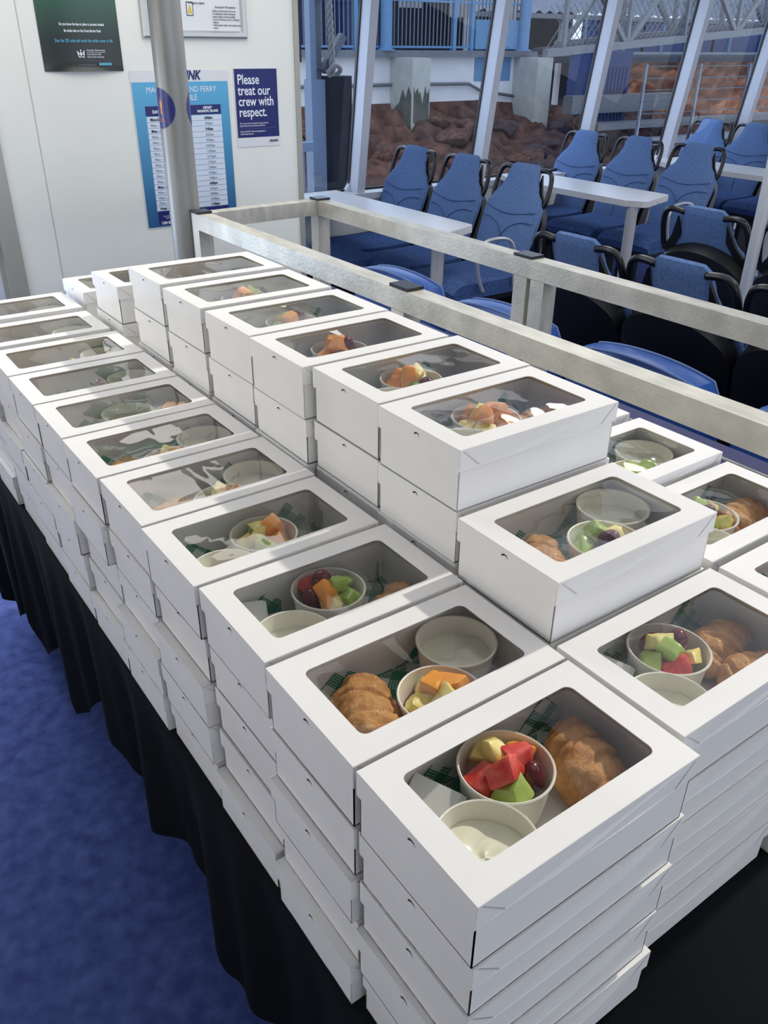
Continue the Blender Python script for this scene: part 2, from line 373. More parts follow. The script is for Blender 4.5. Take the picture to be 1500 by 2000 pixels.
# ferry timetable poster
p = thing('timetable_poster', 'large blue and white ferry timetable poster on the partition behind the pole', 'poster', (0, YW-.002, 0))
X0, X1, Z0, Z1 = 1.041, 1.461, .921, 1.515
sheet('poster_sheet', X0, X1, Z0, Z1, M['paper'], p)
b = nb(); box(b, X0+.003, X1-.003, -.0012, -.0008, Z0+.003, 1.474); obj('blue_panel', b, grad_mat('poster_blue', (44, 92, 138), (88, 172, 214), .93, 1.45), p)
text_mesh('lettering', 'SEALINK', .046, (1.335, -.002, 1.482), M['navy'], p, .8, align='RIGHT', bold=.0016, shear=.3)
text_mesh('lettering', 'MAGNETIC ISLAND FERRY\nTIMETABLE', .030, (1.252, -.002, 1.436), M['inkw'], p, .86, align='CENTER')
b = nb(); box(b, 1.088, 1.418, -.0018, -.0014, 1.352, 1.388); obj('navy_header', b, M['navy'], p)
b = nb(); box(b, 1.092, 1.420, -.0018, -.0014, .931, .985); obj('navy_footer', b, M['navy'], p)
text_mesh('lettering', 'DAY', .0155, (1.132, -.0025, 1.362), M['inkw'], p, 1, align='CENTER', bold=.0006)
text_mesh('lettering', 'DEPART\nMAGNETIC ISLAND', .0128, (1.358, -.0025, 1.373), M['inkw'], p, .85, align='CENTER', bold=.0005)
text_mesh('lettering', 'DEPART\nTOWNSVILLE', .0128, (1.235, -.0025, 1.373), M['inkw'], p, .85, align='CENTER', bold=.0005)
times = ['6:00am', '7:00am', '7:45am', '8:25am', '9:30am', '10:05am', '11:05am', '12:15pm', '1:35pm', '3:00pm', '4:30pm', '5:00pm', '6:00pm', '6:35pm', '8:00pm', '10:00pm', '11:00pm']
days = ['Mon-Sat*', 'Mon - Sun', 'Mon - Sat']+['Mon - Sun']*9+['Mon - Fri']+['Mon - Sun']*3+['Wed - Sat']
nr = 17; hh = (1.350-.987)/nr
M['row'] = mat('row_white', (214, 224, 238), .4)
b = nb()
for k in range(nr):
    z = 1.350-hh*(k+1); box(b, 1.090, 1.418, -.0018, -.0014, z+.0012, z+hh-.0003)
obj('table_rows', b, M['row'], p)
for k in range(nr):
    z = 1.350-hh*(k+1)+.0055; bo = k in (0, 2, 12, 16)
    text_mesh('lettering', days[k], .0145, (1.104, -.0025, z), M['ink'] if bo else M['inkg'], p, .95, bold=.0005 if bo else 0)
    text_mesh('lettering', times[k], .0145, (1.358, -.0025, z), M['ink'] if bo else M['inkg'], p, .85, align='CENTER', bold=.0005 if bo else 0)
text_mesh('lettering', 'Public holidays\nFerry times are subject to change\nBook Now 1300 824 443', .0085, (1.16, -.0025, .972), M['inkw'], p, .8, align='CENTER')
text_mesh('lettering', '1300 824 443', .0155, (1.14, -.0025, .934), M['inkw'], p, .9, align='CENTER', bold=.0004)
# please poster
p = thing('notice_poster', 'small navy poster asking to treat the crew with respect, right of the timetable', 'poster', (0, YW-.002, 0))
sheet('poster_sheet', 1.487, 1.694, 1.217, 1.521, M['paper'], p)
b = nb(); box(b, 1.490, 1.692, -.0012, -.0008, 1.254, 1.518); obj('navy_panel', b, M['navy'], p)
for k, s in enumerate(('Please', 'treat our', 'crew with', 'respect.')):
    text_mesh('lettering', s, .052, (1.502, -.002, 1.461-k*.0415), M['inkw'], p, .80, bold=.0007)
text_mesh('lettering', 'Our crew are here to help and keep you safe so\nplease follow their instructions at all times.', .0095, (1.502, -.002, 1.307), M['inkw'], p, .74)
text_mesh('lettering', 'SeaLink will NOT tolerate inappropriate or\nthreatening behaviour.', .0095, (1.502, -.002, 1.275), M['inkw'], p, .74)
b = nb(); box(b, 1.502, 1.682, -.0018, -.0014, 1.2885, 1.2892); obj('printed_rule', b, M['inkg'], p)
text_mesh('lettering', 'SEALINK', .013, (1.684, -.002, 1.233), M['ink'], p, .85, align='RIGHT', bold=.0004, shear=.2)
# framed safety notice
p = thing('framed_notice', 'silver snap frame holding an evacuation procedures notice, above the posters', 'notice', (0, YW-.002, 0))
b = nb()
fx0, fx1, fz0, fz1 = 1.112, 1.561, 1.627, 1.96
for (a_, c_) in (((fx0, fz0), (fx1, fz0)), ((fx1, fz0), (fx1, fz1)), ((fx1, fz1), (fx0, fz1)), ((fx0, fz1), (fx0, fz0))):
    pass
def ring(b, o_, i_, y_o, y_i):
    (x0, x1, z0, z1), (a0, a1, c0, c1) = o_, i_
    O = [b.verts.new(v) for v in ((x0, y_o, z0), (x1, y_o, z0), (x1, y_o, z1), (x0, y_o, z1))]
    I = [b.verts.new(v) for v in ((a0, y_i, c0), (a1, y_i, c0), (a1, y_i, c1), (a0, y_i, c1))]
    for k in range(4): b.faces.new((O[k], O[(k+1) % 4], I[(k+1) % 4], I[k]))
o1 = (fx0, fx1, fz0, fz1)
ins = lambda d: (fx0+d, fx1-d, fz0+d, fz1-d)
for da, ya, db, yb in ((0, 0, .001, -.009), (.001, -.009, .007, -.015), (.007, -.015, .020, -.014), (.020, -.014, .026, -.005), (.026, -.005, .028, -.002)):
    ring(b, ins(da), ins(db), ya, yb)
bmesh.ops.remove_doubles(b, verts=b.verts, dist=1e-5)
obj('frame', b, mat('snap_frame', (190, 192, 192), .3, metal=.7), p, smooth='auto')
b = nb(); box(b, fx0+.02, fx1-.02, -.003, -.001, fz0+.02, fz1-.02); obj('notice_sheet', b, M['paper'], p)
text_mesh('lettering', 'Evacuation Procedures', .0115, (1.47, -.0045, 1.733), M['ink'], p, .85, align='CENTER')
text_mesh('lettering', '-  Follow all directions of crew\n-  Fit lifejackets when directed\n-  Assist others when possible\n-  Crew will direct you to a Muster\n   Station\n-  Hold jacket under chin when entering\n   water', .0098, (1.405, -.0045, 1.720), M['ink'], p, .9)
text_mesh('lettering', 'emergency signals', .0115, (1.31, -.0045, 1.745), M['ink'], p, .85)
b = nb(); box(b, 1.302, 1.331, -.0035, -.003, 1.704, 1.752); obj('sign_border', b, M['ink'], p)
b = nb(); box(b, 1.305, 1.328, -.004, -.0035, 1.707, 1.749); obj('sign_face', b, M['paper'], p)
b = nb(); vs = [b.verts.new((1.3165+x, -.0045, 1.712+z)) for x, z in ((-.008, 0), (.008, 0), (.006, .016), (.002, .028), (-.002, .028), (-.006, .016))]; b.faces.new(vs); obj('yellow_symbol', b, M['yellow'], p)

# ------------------------------------------------------------------ pole
PX, PY, PR = .949, 2.668, .0525
p = thing('round_pole', 'round grey metal pole standing behind the corner of the luggage rack', 'pole', (PX, PY, 0))
b = nb(); lathe(b, [(PR, 0), (PR, 2.3)], 48); obj('shaft', b, M['pole'], p, smooth=True)
def decal(name, m, ang0, zc, R, parent, n=24):
    b = nb(); c = b.verts.new((0, 0, 0)); rr = PR+.0008
    rings = []
    for j in range(1, 7):
        ring_ = []
        for k in range(n):
            t = 2*PI*k/n; s = R*j/6*math.cos(t); z = zc+R*j/6*math.sin(t); a = ang0+s/PR
            ring_.append(b.verts.new((rr*math.cos(a), rr*math.sin(a), z)))
        rings.append(ring_)
    c.co = (rr*math.cos(ang0), rr*math.sin(ang0), zc)
    for k in range(n): b.faces.new((c, rings[0][k], rings[0][(k+1) % n]))
    for A, B in zip(rings, rings[1:]):
        for k in range(n): b.faces.new((A[k], B[k], B[(k+1) % n], A[(k+1) % n]))
    return obj(name, b, m, parent, smooth=True)
# direction from the pole to the viewer
av = math.atan2(-.266-PY, -.279-PX)
decal('round_sticker', M['navy'], av-1.12, 1.425, .062, p)
decal('round_sticker', M['navy'], av+2.05, 1.425, .062, p)
b = nb(); rr = PR+.0016
def onpole(s, z): a = av-.90+s/PR; return (rr*math.cos(a), rr*math.sin(a), z)
for (s0, s1, z0, z1) in ((-.003, .003, 1.449, 1.456), (-.006, .006, 1.428, 1.447), (-.004, .004, 1.408, 1.428), (-.030, -.016, 1.437, 1.4395), (-.012, -.010, 1.385, 1.397), (-.012, -.006, 1.395, 1.397), (-.012, -.006, 1.390, 1.392), (-.012, -.006, 1.385, 1.387)):
    b.faces.new([b.verts.new(onpole(s, z)) for s, z in ((s0, z0), (s1, z0), (s1, z1), (s0, z1))])
b.faces.new([b.verts.new(onpole(s, z)) for s, z in ((.0, .0+1.385), (.003, 1.385), (.006, 1.397), (.004, 1.397))])
b.faces.new([b.verts.new(onpole(s, z)) for s, z in ((.010, 1.385), (.013, 1.385), (.007, 1.397), (.004, 1.397))])
obj('sticker_figure', b, M['orange'], p)

# ------------------------------------------------------------------ luggage rack
T = .052; ZT = 1.10
p = thing('luggage_rack', 'long rectangular rack of scuffed square aluminium tube right of the lunch boxes', 'rack', (.972, 2.58, 0))
def part_beam(name, a, c, m=None, wx=T, wz=T, bv=.005):
    b = nb(); o = Vector((.972, 2.58, 0)); beam(b, Vector(a)-o, Vector(c)-o, wx, wz); bevel(b, bv, 2)
    return obj(name, b, m or M['alu'], p, smooth='auto')
zc = ZT-T/2; xn, xf = .971, 1.470
part_beam('top_rail', (xn, 2.552, zc), (xn, -1.2, zc)); part_beam('top_rail', (xf, 2.575, zc), (xf, -1.2, zc))
part_beam('end_rail', (xn+T/2, 2.583, zc), (xf-T/2, 2.606, zc))
for (x, y) in ((xn, 2.578), (xf, 2.602), (xn, 1.385), (xn, -.35), (xf, 1.47), (xf, 1.402), (xf, -.4)):
    part_beam('leg', (x, y, 0), (x, y, ZT-(.0 if y > 2.5 else T+.001)))
for (x, y, lx, ly) in ((xn, 2.578, .056, .056), (xf, 2.602, .056, .056), (xn, 1.385, .05, .075), (xf, 1.47, .05, .072)):
    b = nb(); box(b, x-.972-lx/2, x-.972+lx/2, y-2.58-ly/2, y-2.58+ly/2, ZT+.0005, ZT+.008); bevel(b, .003); obj('end_cap', b, M['cap'], p)
b = nb(); box(b, -.02, .47, -3.7, -.03, .775, .80); bevel(b, .004); obj('shelf', b, M['shelf'], p)
b = nb(); box(b, .395, .40, -3.7, -.1, .8005, .806); obj('shelf_strip', b, M['alu'], p)

# ------------------------------------------------------------------ table under the cloth
p = thing('trestle_table', 'long folding table hidden under the black tablecloth', 'table', (.44, .85, 0))
b = nb(); box(b, -.43, .43, -1.35, 1.35, .715, .745); obj('table_top', b, M['tabletop'], p)
for sx in (-.36, .36):
    for sy in (-1.2, 1.2):
        b = nb(); box(b, sx-.02, sx+.02, sy-.02, sy+.02, 0, .715); obj('leg', b, M['black'], p)
hem = [(-.7, .37), (.38, .37), (.52, .334), (.6, .41), (.7, .426), (.8, .40), (.98, .425), (1.14, .432), (1.21, .35), (1.27, .31), (1.30, .376), (1.44, .386), (1.58, .26), (1.66, .36), (1.87, .20), (2.03, .18), (2.36, .05)]
def hemz(y):
    for (a, za), (c, zb) in zip(hem, hem[1:]):
        if a <= y <= c: return za+(zb-za)*(y-a)/(c-a)
    return hem[0][1] if y < hem[0][0] else hem[-1][1]
b = nb(); Y0, Y1 = -.52, 2.24; X1c = .875
NY = 230; NZ = 16
rows = []
for i in range(NY+1):
    y = Y0+(Y1-Y0)*i/NY; h = hemz(y); col = []
    for j in range(NZ+1):
        t = j/NZ; z = .7475-(.7475-h)*t
        amp = .016*t**.8
        x = -.004+.0*t+amp*(math.sin(y*23+1.3*math.sin(y*7))+.5*math.sin(y*51+2))+.014*t
        x = min(x, .02+.02*t)-(.003*t)
        col.append(b.verts.new((x, y, z)))
    rows.append(col)
for A, B in zip(rows, rows[1:]):
    for j in range(NZ): b.faces.new((A[j], A[j+1], B[j+1], B[j]))
top1 = [c[0] for c in rows]; top2 = [b.verts.new((X1c, v.co.y, .7475)) for v in top1]
for k in range(NY): b.faces.new((top1[k], top1[k+1], top2[k+1], top2[k]))
low = [b.verts.new((X1c+.004, v.co.y, .42)) for v in top1]
for k in range(NY): b.faces.new((top2[k], top2[k+1], low[k+1], low[k]))
for yy, idx in ((Y0, 0), (Y1, NY)):
    fr = []
    for i in range(61):
        x = X1c*i/60
        fr.append((x, [b.verts.new((x, yy+(-1 if idx == 0 else 1)*.012*t*(1+math.sin(x*40)), .7475-(.36 if idx == 0 else .08)*t)) for t in (0, .25, .5, .75, 1)]))
    for (xa, A), (xb, B) in zip(fr, fr[1:]):
        for j in range(4): b.faces.new((A[j], A[j+1], B[j+1], B[j]))
bmesh.ops.remove_doubles(b, verts=b.verts, dist=.0004)
tag(obj('tablecloth', b, M['cloth'], smooth=True), 'black tablecloth draped over the table under the lunch boxes, hem hanging in folds', 'tablecloth')

# ------------------------------------------------------------------ lunch boxes
LB, WB = .255, .155
def base_mesh(H, hl=.028):
    b = nb(); t = .0012
    x0, x1, y0, y1 = .0022, LB-.0022, .0022, WB-.0022
    box(b, x0, x1, y0, y1, 0, t, 1)
    for (a, c, d, e) in ((x0, x0+t, y0, y1), (x1-t, x1, y0, y1), (x0, x1, y0, y0+t), (x0, x1, y1-t, y1)): box(b, a, c, d, e, 0, H-.0015, 0)
    for f in b.faces: f.material_index = 0
    return b
def lid_mesh(H, hl=.028, seed=0):
    rnd = random.Random(seed); b = nb(); t = .0009
    # top panel with rounded window
    wx0, wx1, wy0, wy1, r = .027, .228, .025, .130, .008
    win = []
    for (cx, cy, a0) in ((wx1-r, wy1-r, 0), (wx0+r, wy1-r, PI/2), (wx0+r, wy0+r, PI), (wx1-r, wy0+r, 3*PI/2)):
        for k in range(5): a = a0+k*PI/8; win.append((cx+r*math.cos(a), cy+r*math.sin(a)))
    n = len(win)
    def outer(px, py):
        cx, cy = LB/2, WB/2; dx, dy = px-cx, py-cy
        s = 1/max(abs(dx)/(LB/2), abs(dy)/(WB/2)); return (cx+dx*s, cy+dy*s)
    out = []
    corners = [(LB, WB), (0, WB), (0, 0), (LB, 0)]
    for i in range(n):
        c = i//5; k = i % 5
        if k == 2: out.append(corners[c])
        else:
            px, py = win[i]
            if c in (0, 3): ex = LB
            else: ex = 0
            ey = WB if c in (0, 1) else 0
            first = k < 2
            # along the arc: first half belongs to one side, second half to the other
            if (c in (0, 2)) == first: out.append((ex, py))
            else: out.append((px, ey))
    for z, flip in ((H, False), (H-t, True)):
        I = [b.verts.new((x, y, z)) for x, y in win]; O = [b.verts.new((x, y, z)) for x, y in out]
        for i in range(n):
            j = (i+1) % n
            b.faces.new((I[i], O[i], O[j], I[j]))
    # window cut edge
    bmesh.ops.remove_doubles(b, verts=b.verts, dist=1e-6)
    b.verts.ensure_lookup_table()
    A = [b.verts.new((x, y, H)) for x, y in win]; B = [b.verts.new((x, y, H-t)) for x, y in win]
    for i in range(n): b.faces.new((A[i], A[(i+1) % n], B[(i+1) % n], B[i]))
    # front skirt (-X) with thumb cut, side skirts with tucked corner triangles, hinge side
    z0 = H-hl
    box(b, -.0002, -.0002+t, .0006, WB-.0006, z0, H-.0002)
    box(b, LB-t, LB+.0002, 0, WB, z0, H-.0002)
    for (ya, yb) in ((-.0004, t-.0004), (WB-t+.0004, WB+.0004)):
        z1 = z0+.002; ow = -.0013 if ya < .05 else 0
        prof = [(0, H-.0002), (0, z1), (LB*.35, z1+.0015*rnd.uniform(-1, 1)), (LB*.7, z1+.002*rnd.uniform(-1, 1)), (LB, z1+.001), (LB, H-.0002)]
        a = [b.verts.new((x, ya+(ow if z < z0+.01 and 0 < x < LB else 0), z)) for x, z in prof]; c = [b.verts.new((x, yb+(ow if z < z0+.01 and 0 < x < LB else 0), z)) for x, z in prof]
        b.faces.new(a); b.faces.new(c[::-1])
        for k in range(len(prof)): b.faces.new((a[k], a[(k+1) % len(prof)], c[(k+1) % len(prof)], c[k]))
    # folded corner triangles on the long sides
    for ya in (-.0010,):
        for xx, s in ((.004, 1), (LB-.004, -1)):
            v = [b.verts.new(q) for q in ((xx, ya, H-.002), (xx+s*.024, ya, z0+.004), (xx+s*.0245, ya, z0+.0055), (xx+s*.0012, ya, H-.002))]
            b.faces.new(v).material_index = 1
    return b
def film_mesh(H):
    b = nb(); nx, ny = 20, 11
    g = [[b.verts.new((.018+.219*i/nx, .016+.123*j/ny, H-.0024-.0022*math.sin(PI*i/nx)*math.sin(PI*j/ny)+.0006*noise.noise(Vector((i*.35, j*.4, 2))))) for j in range(ny+1)] for i in range(nx+1)]
    for i in range(nx):
        for j in range(ny): b.faces.new((g[i][j], g[i+1][j], g[i+1][j+1], g[i][j+1]))
    return b
def notch_mesh(H):
    b = nb(); zc, yc = H-.012, WB*.5
    pts = [(yc+.0055*math.cos(a), zc+.0055*math.sin(a)) for a in [PI*.15+k*PI*.75/10 for k in range(11)]]
    inn = [(yc+.0044*math.cos(a)-.0009, zc+.0040*math.sin(a)) for a in [PI*.15+k*PI*.75/10 for k in range(11)]]
    A = [b.verts.new((-.0007, y, z)) for y, z in pts]; B = [b.verts.new((-.0007, y, z)) for y, z in inn]
    for k in range(10): b.faces.new((A[k], A[k+1], B[k+1], B[k]))
    return b
PROTO = {}
def box_proto(H, key, seed):
    r = thing('lunch_box', None, None)
    obj('box_base', base_mesh(H), M['card'], r)
    l = obj('lid', lid_mesh(H, .028, seed), [M['card'], M['fold']], r)
    obj('window_film', film_mesh(H), M['film'], l, smooth=True)
    obj('thumb_notch', notch_mesh(H), M['slit'], l)
    PROTO[key] = r; r['used'] = 0
    return r
GB = 'white lunch boxes with clear windows stacked on the black tablecloth'
def place_box(key, H, x, y, z, rz, label, tx=0, ty=0, sx=1):
    if key not in PROTO: box_proto(H, key, len(PROTO))
    pr = PROTO[key]
    if pr['used'] == 0: o = pr; pr['used'] = 1
    else:
        o = copy_tree(pr)
    o.location = (x, y, z); o.rotation_euler = (tx, ty, rz)
    tag(o, label, 'lunch box', GB)
    return o
# row, stack ordinal, x, y, top z, number of boxes
left = [(0.0, .000), (0.0, .161), (.0035, .3245), (.001, .486), (.003, .647), (.0, .808), (.001, .969), (.002, 1.130), (.003, 1.292), (.0, 1.470), (.002, 1.66)]
mid = [(.262, .022, 1.097, 5), (.262, .187, 1.169, 6), (.268, .352, 1.247, 7), (.272, .5125, 1.247, 7), (.260, .675, 1.247, 7), (.264, .837, 1.247, 7), (.264, 1.010, 1.247, 7), (.268, 1.189, 1.247, 7), (.268, 1.430, 1.190, 6), (.272, 1.690, 1.120, 5)]
right = [(.528, .018, 1.097, 5), (.530, .185, 1.097, 5), (.530, .352, 1.108, 5), (.532, .530, 1.108, 5)]
TOPS = {}
rnd = random.Random(5)
NL = {1: 'topmost', 2: 'second', 3: 'third', 4: 'fourth', 5: 'fifth', 6: 'sixth', 7: 'seventh'}
def stack(rowname, n, x, y, ztop, cnt, exact_second=False):
    zb = .7485; H = .078; pitch = (ztop-H-zb)/(cnt-1)
    for k in range(cnt):
        lab = 'white window box, %s in the %s stack of the %s row' % ('topmost' if k == 0 else NL[k+1]+' from top', ORD[n], rowname)
        if k == 0:
            rz = rnd.uniform(-.006, .006)
            place_box('A', H, x, y, ztop-H, rz, lab)
            TOPS[(rowname, n)] = (x, y, ztop-H)
        else:
            h = pitch-.0006
            key = 'B%.4f' % h
            ox = rnd.uniform(-.007, .007); oy = rnd.uniform(-.0015, .0015); rz = rnd.uniform(-.012, .012)
            # keep the stacks from cutting into their neighbours
            oy = max(min(oy, .001), -.001); rz *= .25
            place_box(key, h, x+(ox if rowname == 'left' else abs(ox)*.4), y+oy, zb+(cnt-1-k)*pitch, rz, lab)
for n, (x, y) in enumerate(left): stack('left', n, x, y, 1.097, 5)
for n, a in enumerate(mid): stack('middle', n, *a)
for n, a in enumerate(right): stack('right', n, *a)

# ------------------------------------------------------------------ food
def croissant_mesh(seed, Lh=.052, R=.030, bend=.5):
    b = nb(); N, n = 90, 48; rings = []
    for i in range(N+1):
        t = i/N*2-1; env = (max(0, 1-abs(t)**2.3))**.62
        segs = .80+.20*abs(math.cos((t*3.0)*PI/2+.3*seed))**.45
        r = max(.0012, R*env*segs); ang = t*bend
        cx = Lh*math.sin(t*1.25)/math.sin(1.25); cy = .020*(math.cos(t*bend*2.2)-1)
        ring_ = []
        for k in range(n):
            a = 2*PI*k/n
            p_ = Vector((cx+.10*r*math.sin(6*t+a), cy+r*.98*math.cos(a), r*.88*math.sin(a)))
            q = p_*30+Vector((seed*7, 0, 0))
            d = .0052*noise.noise(q)+.0034*noise.noise(q*2.3)+.0016*noise.noise(q*5)-.0012*abs(noise.noise(q*3.4))
            ridge = .0035*(max(0, math.sin(t*17+1.8*math.sin(a+seed)+.8*noise.noise(q*1.5)))**6)
            dirv = Vector((0, math.cos(a), math.sin(a))); p_ += dirv*(d-ridge)*min(1, env*1.5)
            ring_.append(b.verts.new(p_))
        rings.append(ring_)
    for A, B in zip(rings, rings[1:]):
        for k in range(n): b.faces.new((A[k], A[(k+1) % n], B[(k+1) % n], B[k]))
    b.faces.new(rings[0][::-1]); b.faces.new(rings[-1])
    for v in b.verts: v.co.z = max(v.co.z, -R*.62)+R*.62
    return b
def ham_mesh(seed):
    b = nb(); nx, ny = 16, 6; g = []
    for i in range(nx+1):
        col = []
        for j in range(ny+1):
            u, v = i/nx*2-1, j/ny*2-1
            col.append(b.verts.new((u*.040, -.030+v*.012*(1-.3*u*u), .012+.008*v+.0035*math.sin(u*9+seed)+.0012*math.sin(v*7))))
        g.append(col)
    for i in range(nx):
        for j in range(ny): b.faces.new((g[i][j], g[i+1][j], g[i+1][j+1], g[i][j+1]))
    bmesh.ops.solidify(b, geom=b.faces[:], thickness=.0014)
    return b
CRO = []
def croissant(loc, rz, label, i, s=1.0):
    i = i % 4
    while len(CRO) <= i:
        q = len(CRO); r = thing('croissant', None, None); r['used'] = 0
        obj('pastry', croissant_mesh(q*1.7+.4, .050+.002*q, .031), M['crust'], r, smooth=True)
        hm = obj('ham_slice', ham_mesh(q), M['ham'], r, smooth=True); hm['label'] = 'pink ham slice'
        CRO.append(r)
    pr = CRO[i]
    if pr['used'] == 0: o = pr; pr['used'] = 1
    else: o = copy_tree(pr)
    o.location = loc; o.rotation_euler = (0, 0, rz); o.scale = (s, s, s)
    tag(o, label, 'croissant', 'croissants in the lunch boxes')
    return o
# tub
TH, TR = .050, .0445
def tub_mesh():
    b = nb(); r0 = .036
    prof = [(0.0, .0035), (r0-.002, .0035), (r0-.001, .001), (r0, 0), (r0+.001, .001), (TR-.0022, TH-.003), (TR-.0002, TH-.0028), (TR, TH-.001), (TR-.001, TH), (TR-.0024, TH-.0006), (TR-.0028, TH-.004), (r0-.0012, .0042), (0, .0042)]
    lathe(b, prof, 56); bmesh.ops.remove_doubles(b, verts=b.verts, dist=1e-6)
    return b
tubs = {'used': None}
def tub(loc, label):
    if tubs['used'] is None:
        o = obj('paper_tub', tub_mesh(), M['tub'], smooth='auto'); tubs['used'] = o
    else:
        o = tubs['used'].copy(); COL.objects.link(o)
    o.location = loc; tag(o, label, 'tub', 'round white paper tubs in the lunch boxes'); return o
YOG = []
def yogurt(loc, label, i):
    i = i % 3
    while len(YOG) <= i:
        q = len(YOG); b = nb(); n = 40; R = .0405; rings = []
        c = b.verts.new((0, 0, .030+.004*noise.noise(Vector((q*9, 0, 0)))))
        for j in range(1, 15):
            rr_ = R*j/14; ring_ = []
            for k in range(n):
                a = 2*PI*k/n; x, y = rr_*math.cos(a), rr_*math.sin(a)
                sw = math.sin(3*a+rr_*160+q*2)*.0016*(1-(j/14)**3)
                z = .030+.0045*noise.noise(Vector((x*38+q*5, y*38, q)))*(1-.5*(j/14)**4)+sw
                ring_.append(b.verts.new((x, y, z)))
            rings.append(ring_)
        for k in range(n): b.faces.new((c, rings[0][k], rings[0][(k+1) % n]))
        for A, B in zip(rings, rings[1:]):
            for k in range(n): b.faces.new((A[k], B[k], B[(k+1) % n], A[(k+1) % n]))
        low = [b.verts.new((.0355*math.cos(2*PI*k/n), .0355*math.sin(2*PI*k/n), .0046)) for k in range(n)]
        for k in range(n): b.faces.new((rings[-1][k], low[k], low[(k+1) % n], rings[-1][(k+1) % n]))
        b.faces.new(low[::-1])
        o = obj('yogurt', b, M['yog'], smooth=True); o['used'] = 0; YOG.append(o)
    o = YOG[i]
    if o['used'] == 0: o['used'] = 1
    else: o = o.copy(); COL.objects.link(o)
    o.location = loc; o.rotation_euler = (0, 0, random.uniform(0, 6)); tag(o, label, 'yogurt', 'servings of yogurt in paper tubs'); return o
# fruit pieces
FR = {}
def fruit_mesh(kind, v):
    rn = random.Random(v*13+len(kind)); b = nb()
    if 'grape' in kind:
        bmesh.ops.create_uvsphere(b, u_segments=22, v_segments=14, radius=.0108)
        for q in b.verts: q.co.z *= 1.22+.05*v
    else:
        bmesh.ops.create_cube(b, size=1)
        s = {'cantaloupe': (.028, .021, .017), 'honeydew': (.027, .020, .018), 'pineapple': (.026, .018, .015), 'watermelon': (.028, .023, .018)}[kind]
        for q in b.verts:
            q.co = Vector((q.co.x*s[0], q.co.y*s[1], q.co.z*s[2]))
            q.co += Vector((rn.uniform(-1, 1), rn.uniform(-1, 1), rn.uniform(-1, 1)))*.0052
            if q.co.z > 0: q.co.x *= .6
        bevel(b, .0032, 2, 10)
        bmesh.ops.subdivide_edges(b, edges=b.edges[:], cuts=2, use_grid_fill=True)
        for q in b.verts:
            amp = .0009 if kind == 'pineapple' else .0007
            q.co += q.co.normalized()*amp*noise.noise(q.co*(170 if kind == 'pineapple' else 90)+Vector((v, 0, 0)))
    return b
FM = {'cantaloupe': ('orange_melon_chunk', 'orange melon chunk', 'cantaloupe'), 'honeydew': ('green_melon_chunk', 'pale green melon chunk', 'honeydew'),
      'pineapple': ('pineapple_chunk', 'yellow pineapple chunk', 'pineapple'), 'watermelon': ('watermelon_chunk', 'red watermelon chunk', 'watermelon'),
      'grape': ('grape', 'dark red grape', 'grape'), 'greengrape': ('grape', 'green grape', 'grapeg')}
def fruit(kind, loc, rot, label, grp, s=1.0):
    v = random.randint(0, 4); k = (kind, v)
    if k not in FR:
        o = obj(FM[kind][0], fruit_mesh(kind, v), M[FM[kind][2]], smooth=True if 'grape' in kind else 'auto'); FR[k] = o
    else: o = FR[k].copy(); COL.objects.link(o)
    o.location = loc; o.rotation_euler = rot; o.scale = (s, s, s); tag(o, label, 'fruit', grp); return o
def fruit_cup(cx, cy, z0, where, mix):
    tub((cx, cy, z0), 'white paper tub of cut fruit in the %s' % where)
    r_ = random.Random(hash(where) % 1000 if False else len(where)*7+int(cx*1000)+int(cy*1000))
    # bottom layer hidden under the top pieces, then visible heap
    use = [(-.019, .008, .022), (.018, .010, .022), (0, -.020, .022)]
    for a in range(5): use.append((.0235*math.cos(a*1.257+.4), .0235*math.sin(a*1.257+.4), .041))
    for a in range(3): use.append((.0105*math.cos(a*2.1+1.8), .0105*math.sin(a*2.1+1.8), .055))
    if len(mix) < 11: mix = mix+[mix[(q*2+1) % len(mix)] for q in range(11-len(mix))]
    for i, k in enumerate(mix):
        x, y, z = use[i % len(use)]
        if i >= len(use): x *= .3; z += .012
        n_same = mix.count(k)
        lab = '%s in the fruit tub of the %s' % (FM[k][1], where)
        fruit(k, (cx+x+r_.uniform(-.002, .002), cy+y+r_.uniform(-.002, .002), z0+z), (r_.uniform(-.6, .6), r_.uniform(-.6, .6), r_.uniform(0, 6)), lab, FM[k][1]+'s in the '+where, r_.uniform(1.0, 1.18))
def yog_cup(cx, cy, z0, where, i):
    tub((cx, cy, z0), 'white paper tub of yogurt in the %s' % where)
    yogurt((cx, cy, z0), 'white yogurt filling a paper tub in the %s' % where, i)
def napkin(cx, cy, z0, rz, where):
    b = nb(); R = Matrix.Translation((cx, cy, z0+.022)) @ Matrix.Rotation(rz, 4, 'Z') @ Matrix.Rotation(-.5, 4, 'Y')
    for k in range(3):
        box(b, -.033+k*.002, .030, -.027+.002*k, .024, .0+.0016*k, .0012+.0016*k, M4=R)
    bevel(b, .0004, 1)
    for v in b.verts: v.co.z = max(v.co.z, z0+.0005)
    tag(obj('paper_napkin', b, M['napkin']), 'folded white napkin tucked in the %s' % where, 'napkin', 'napkins in the lunch boxes')
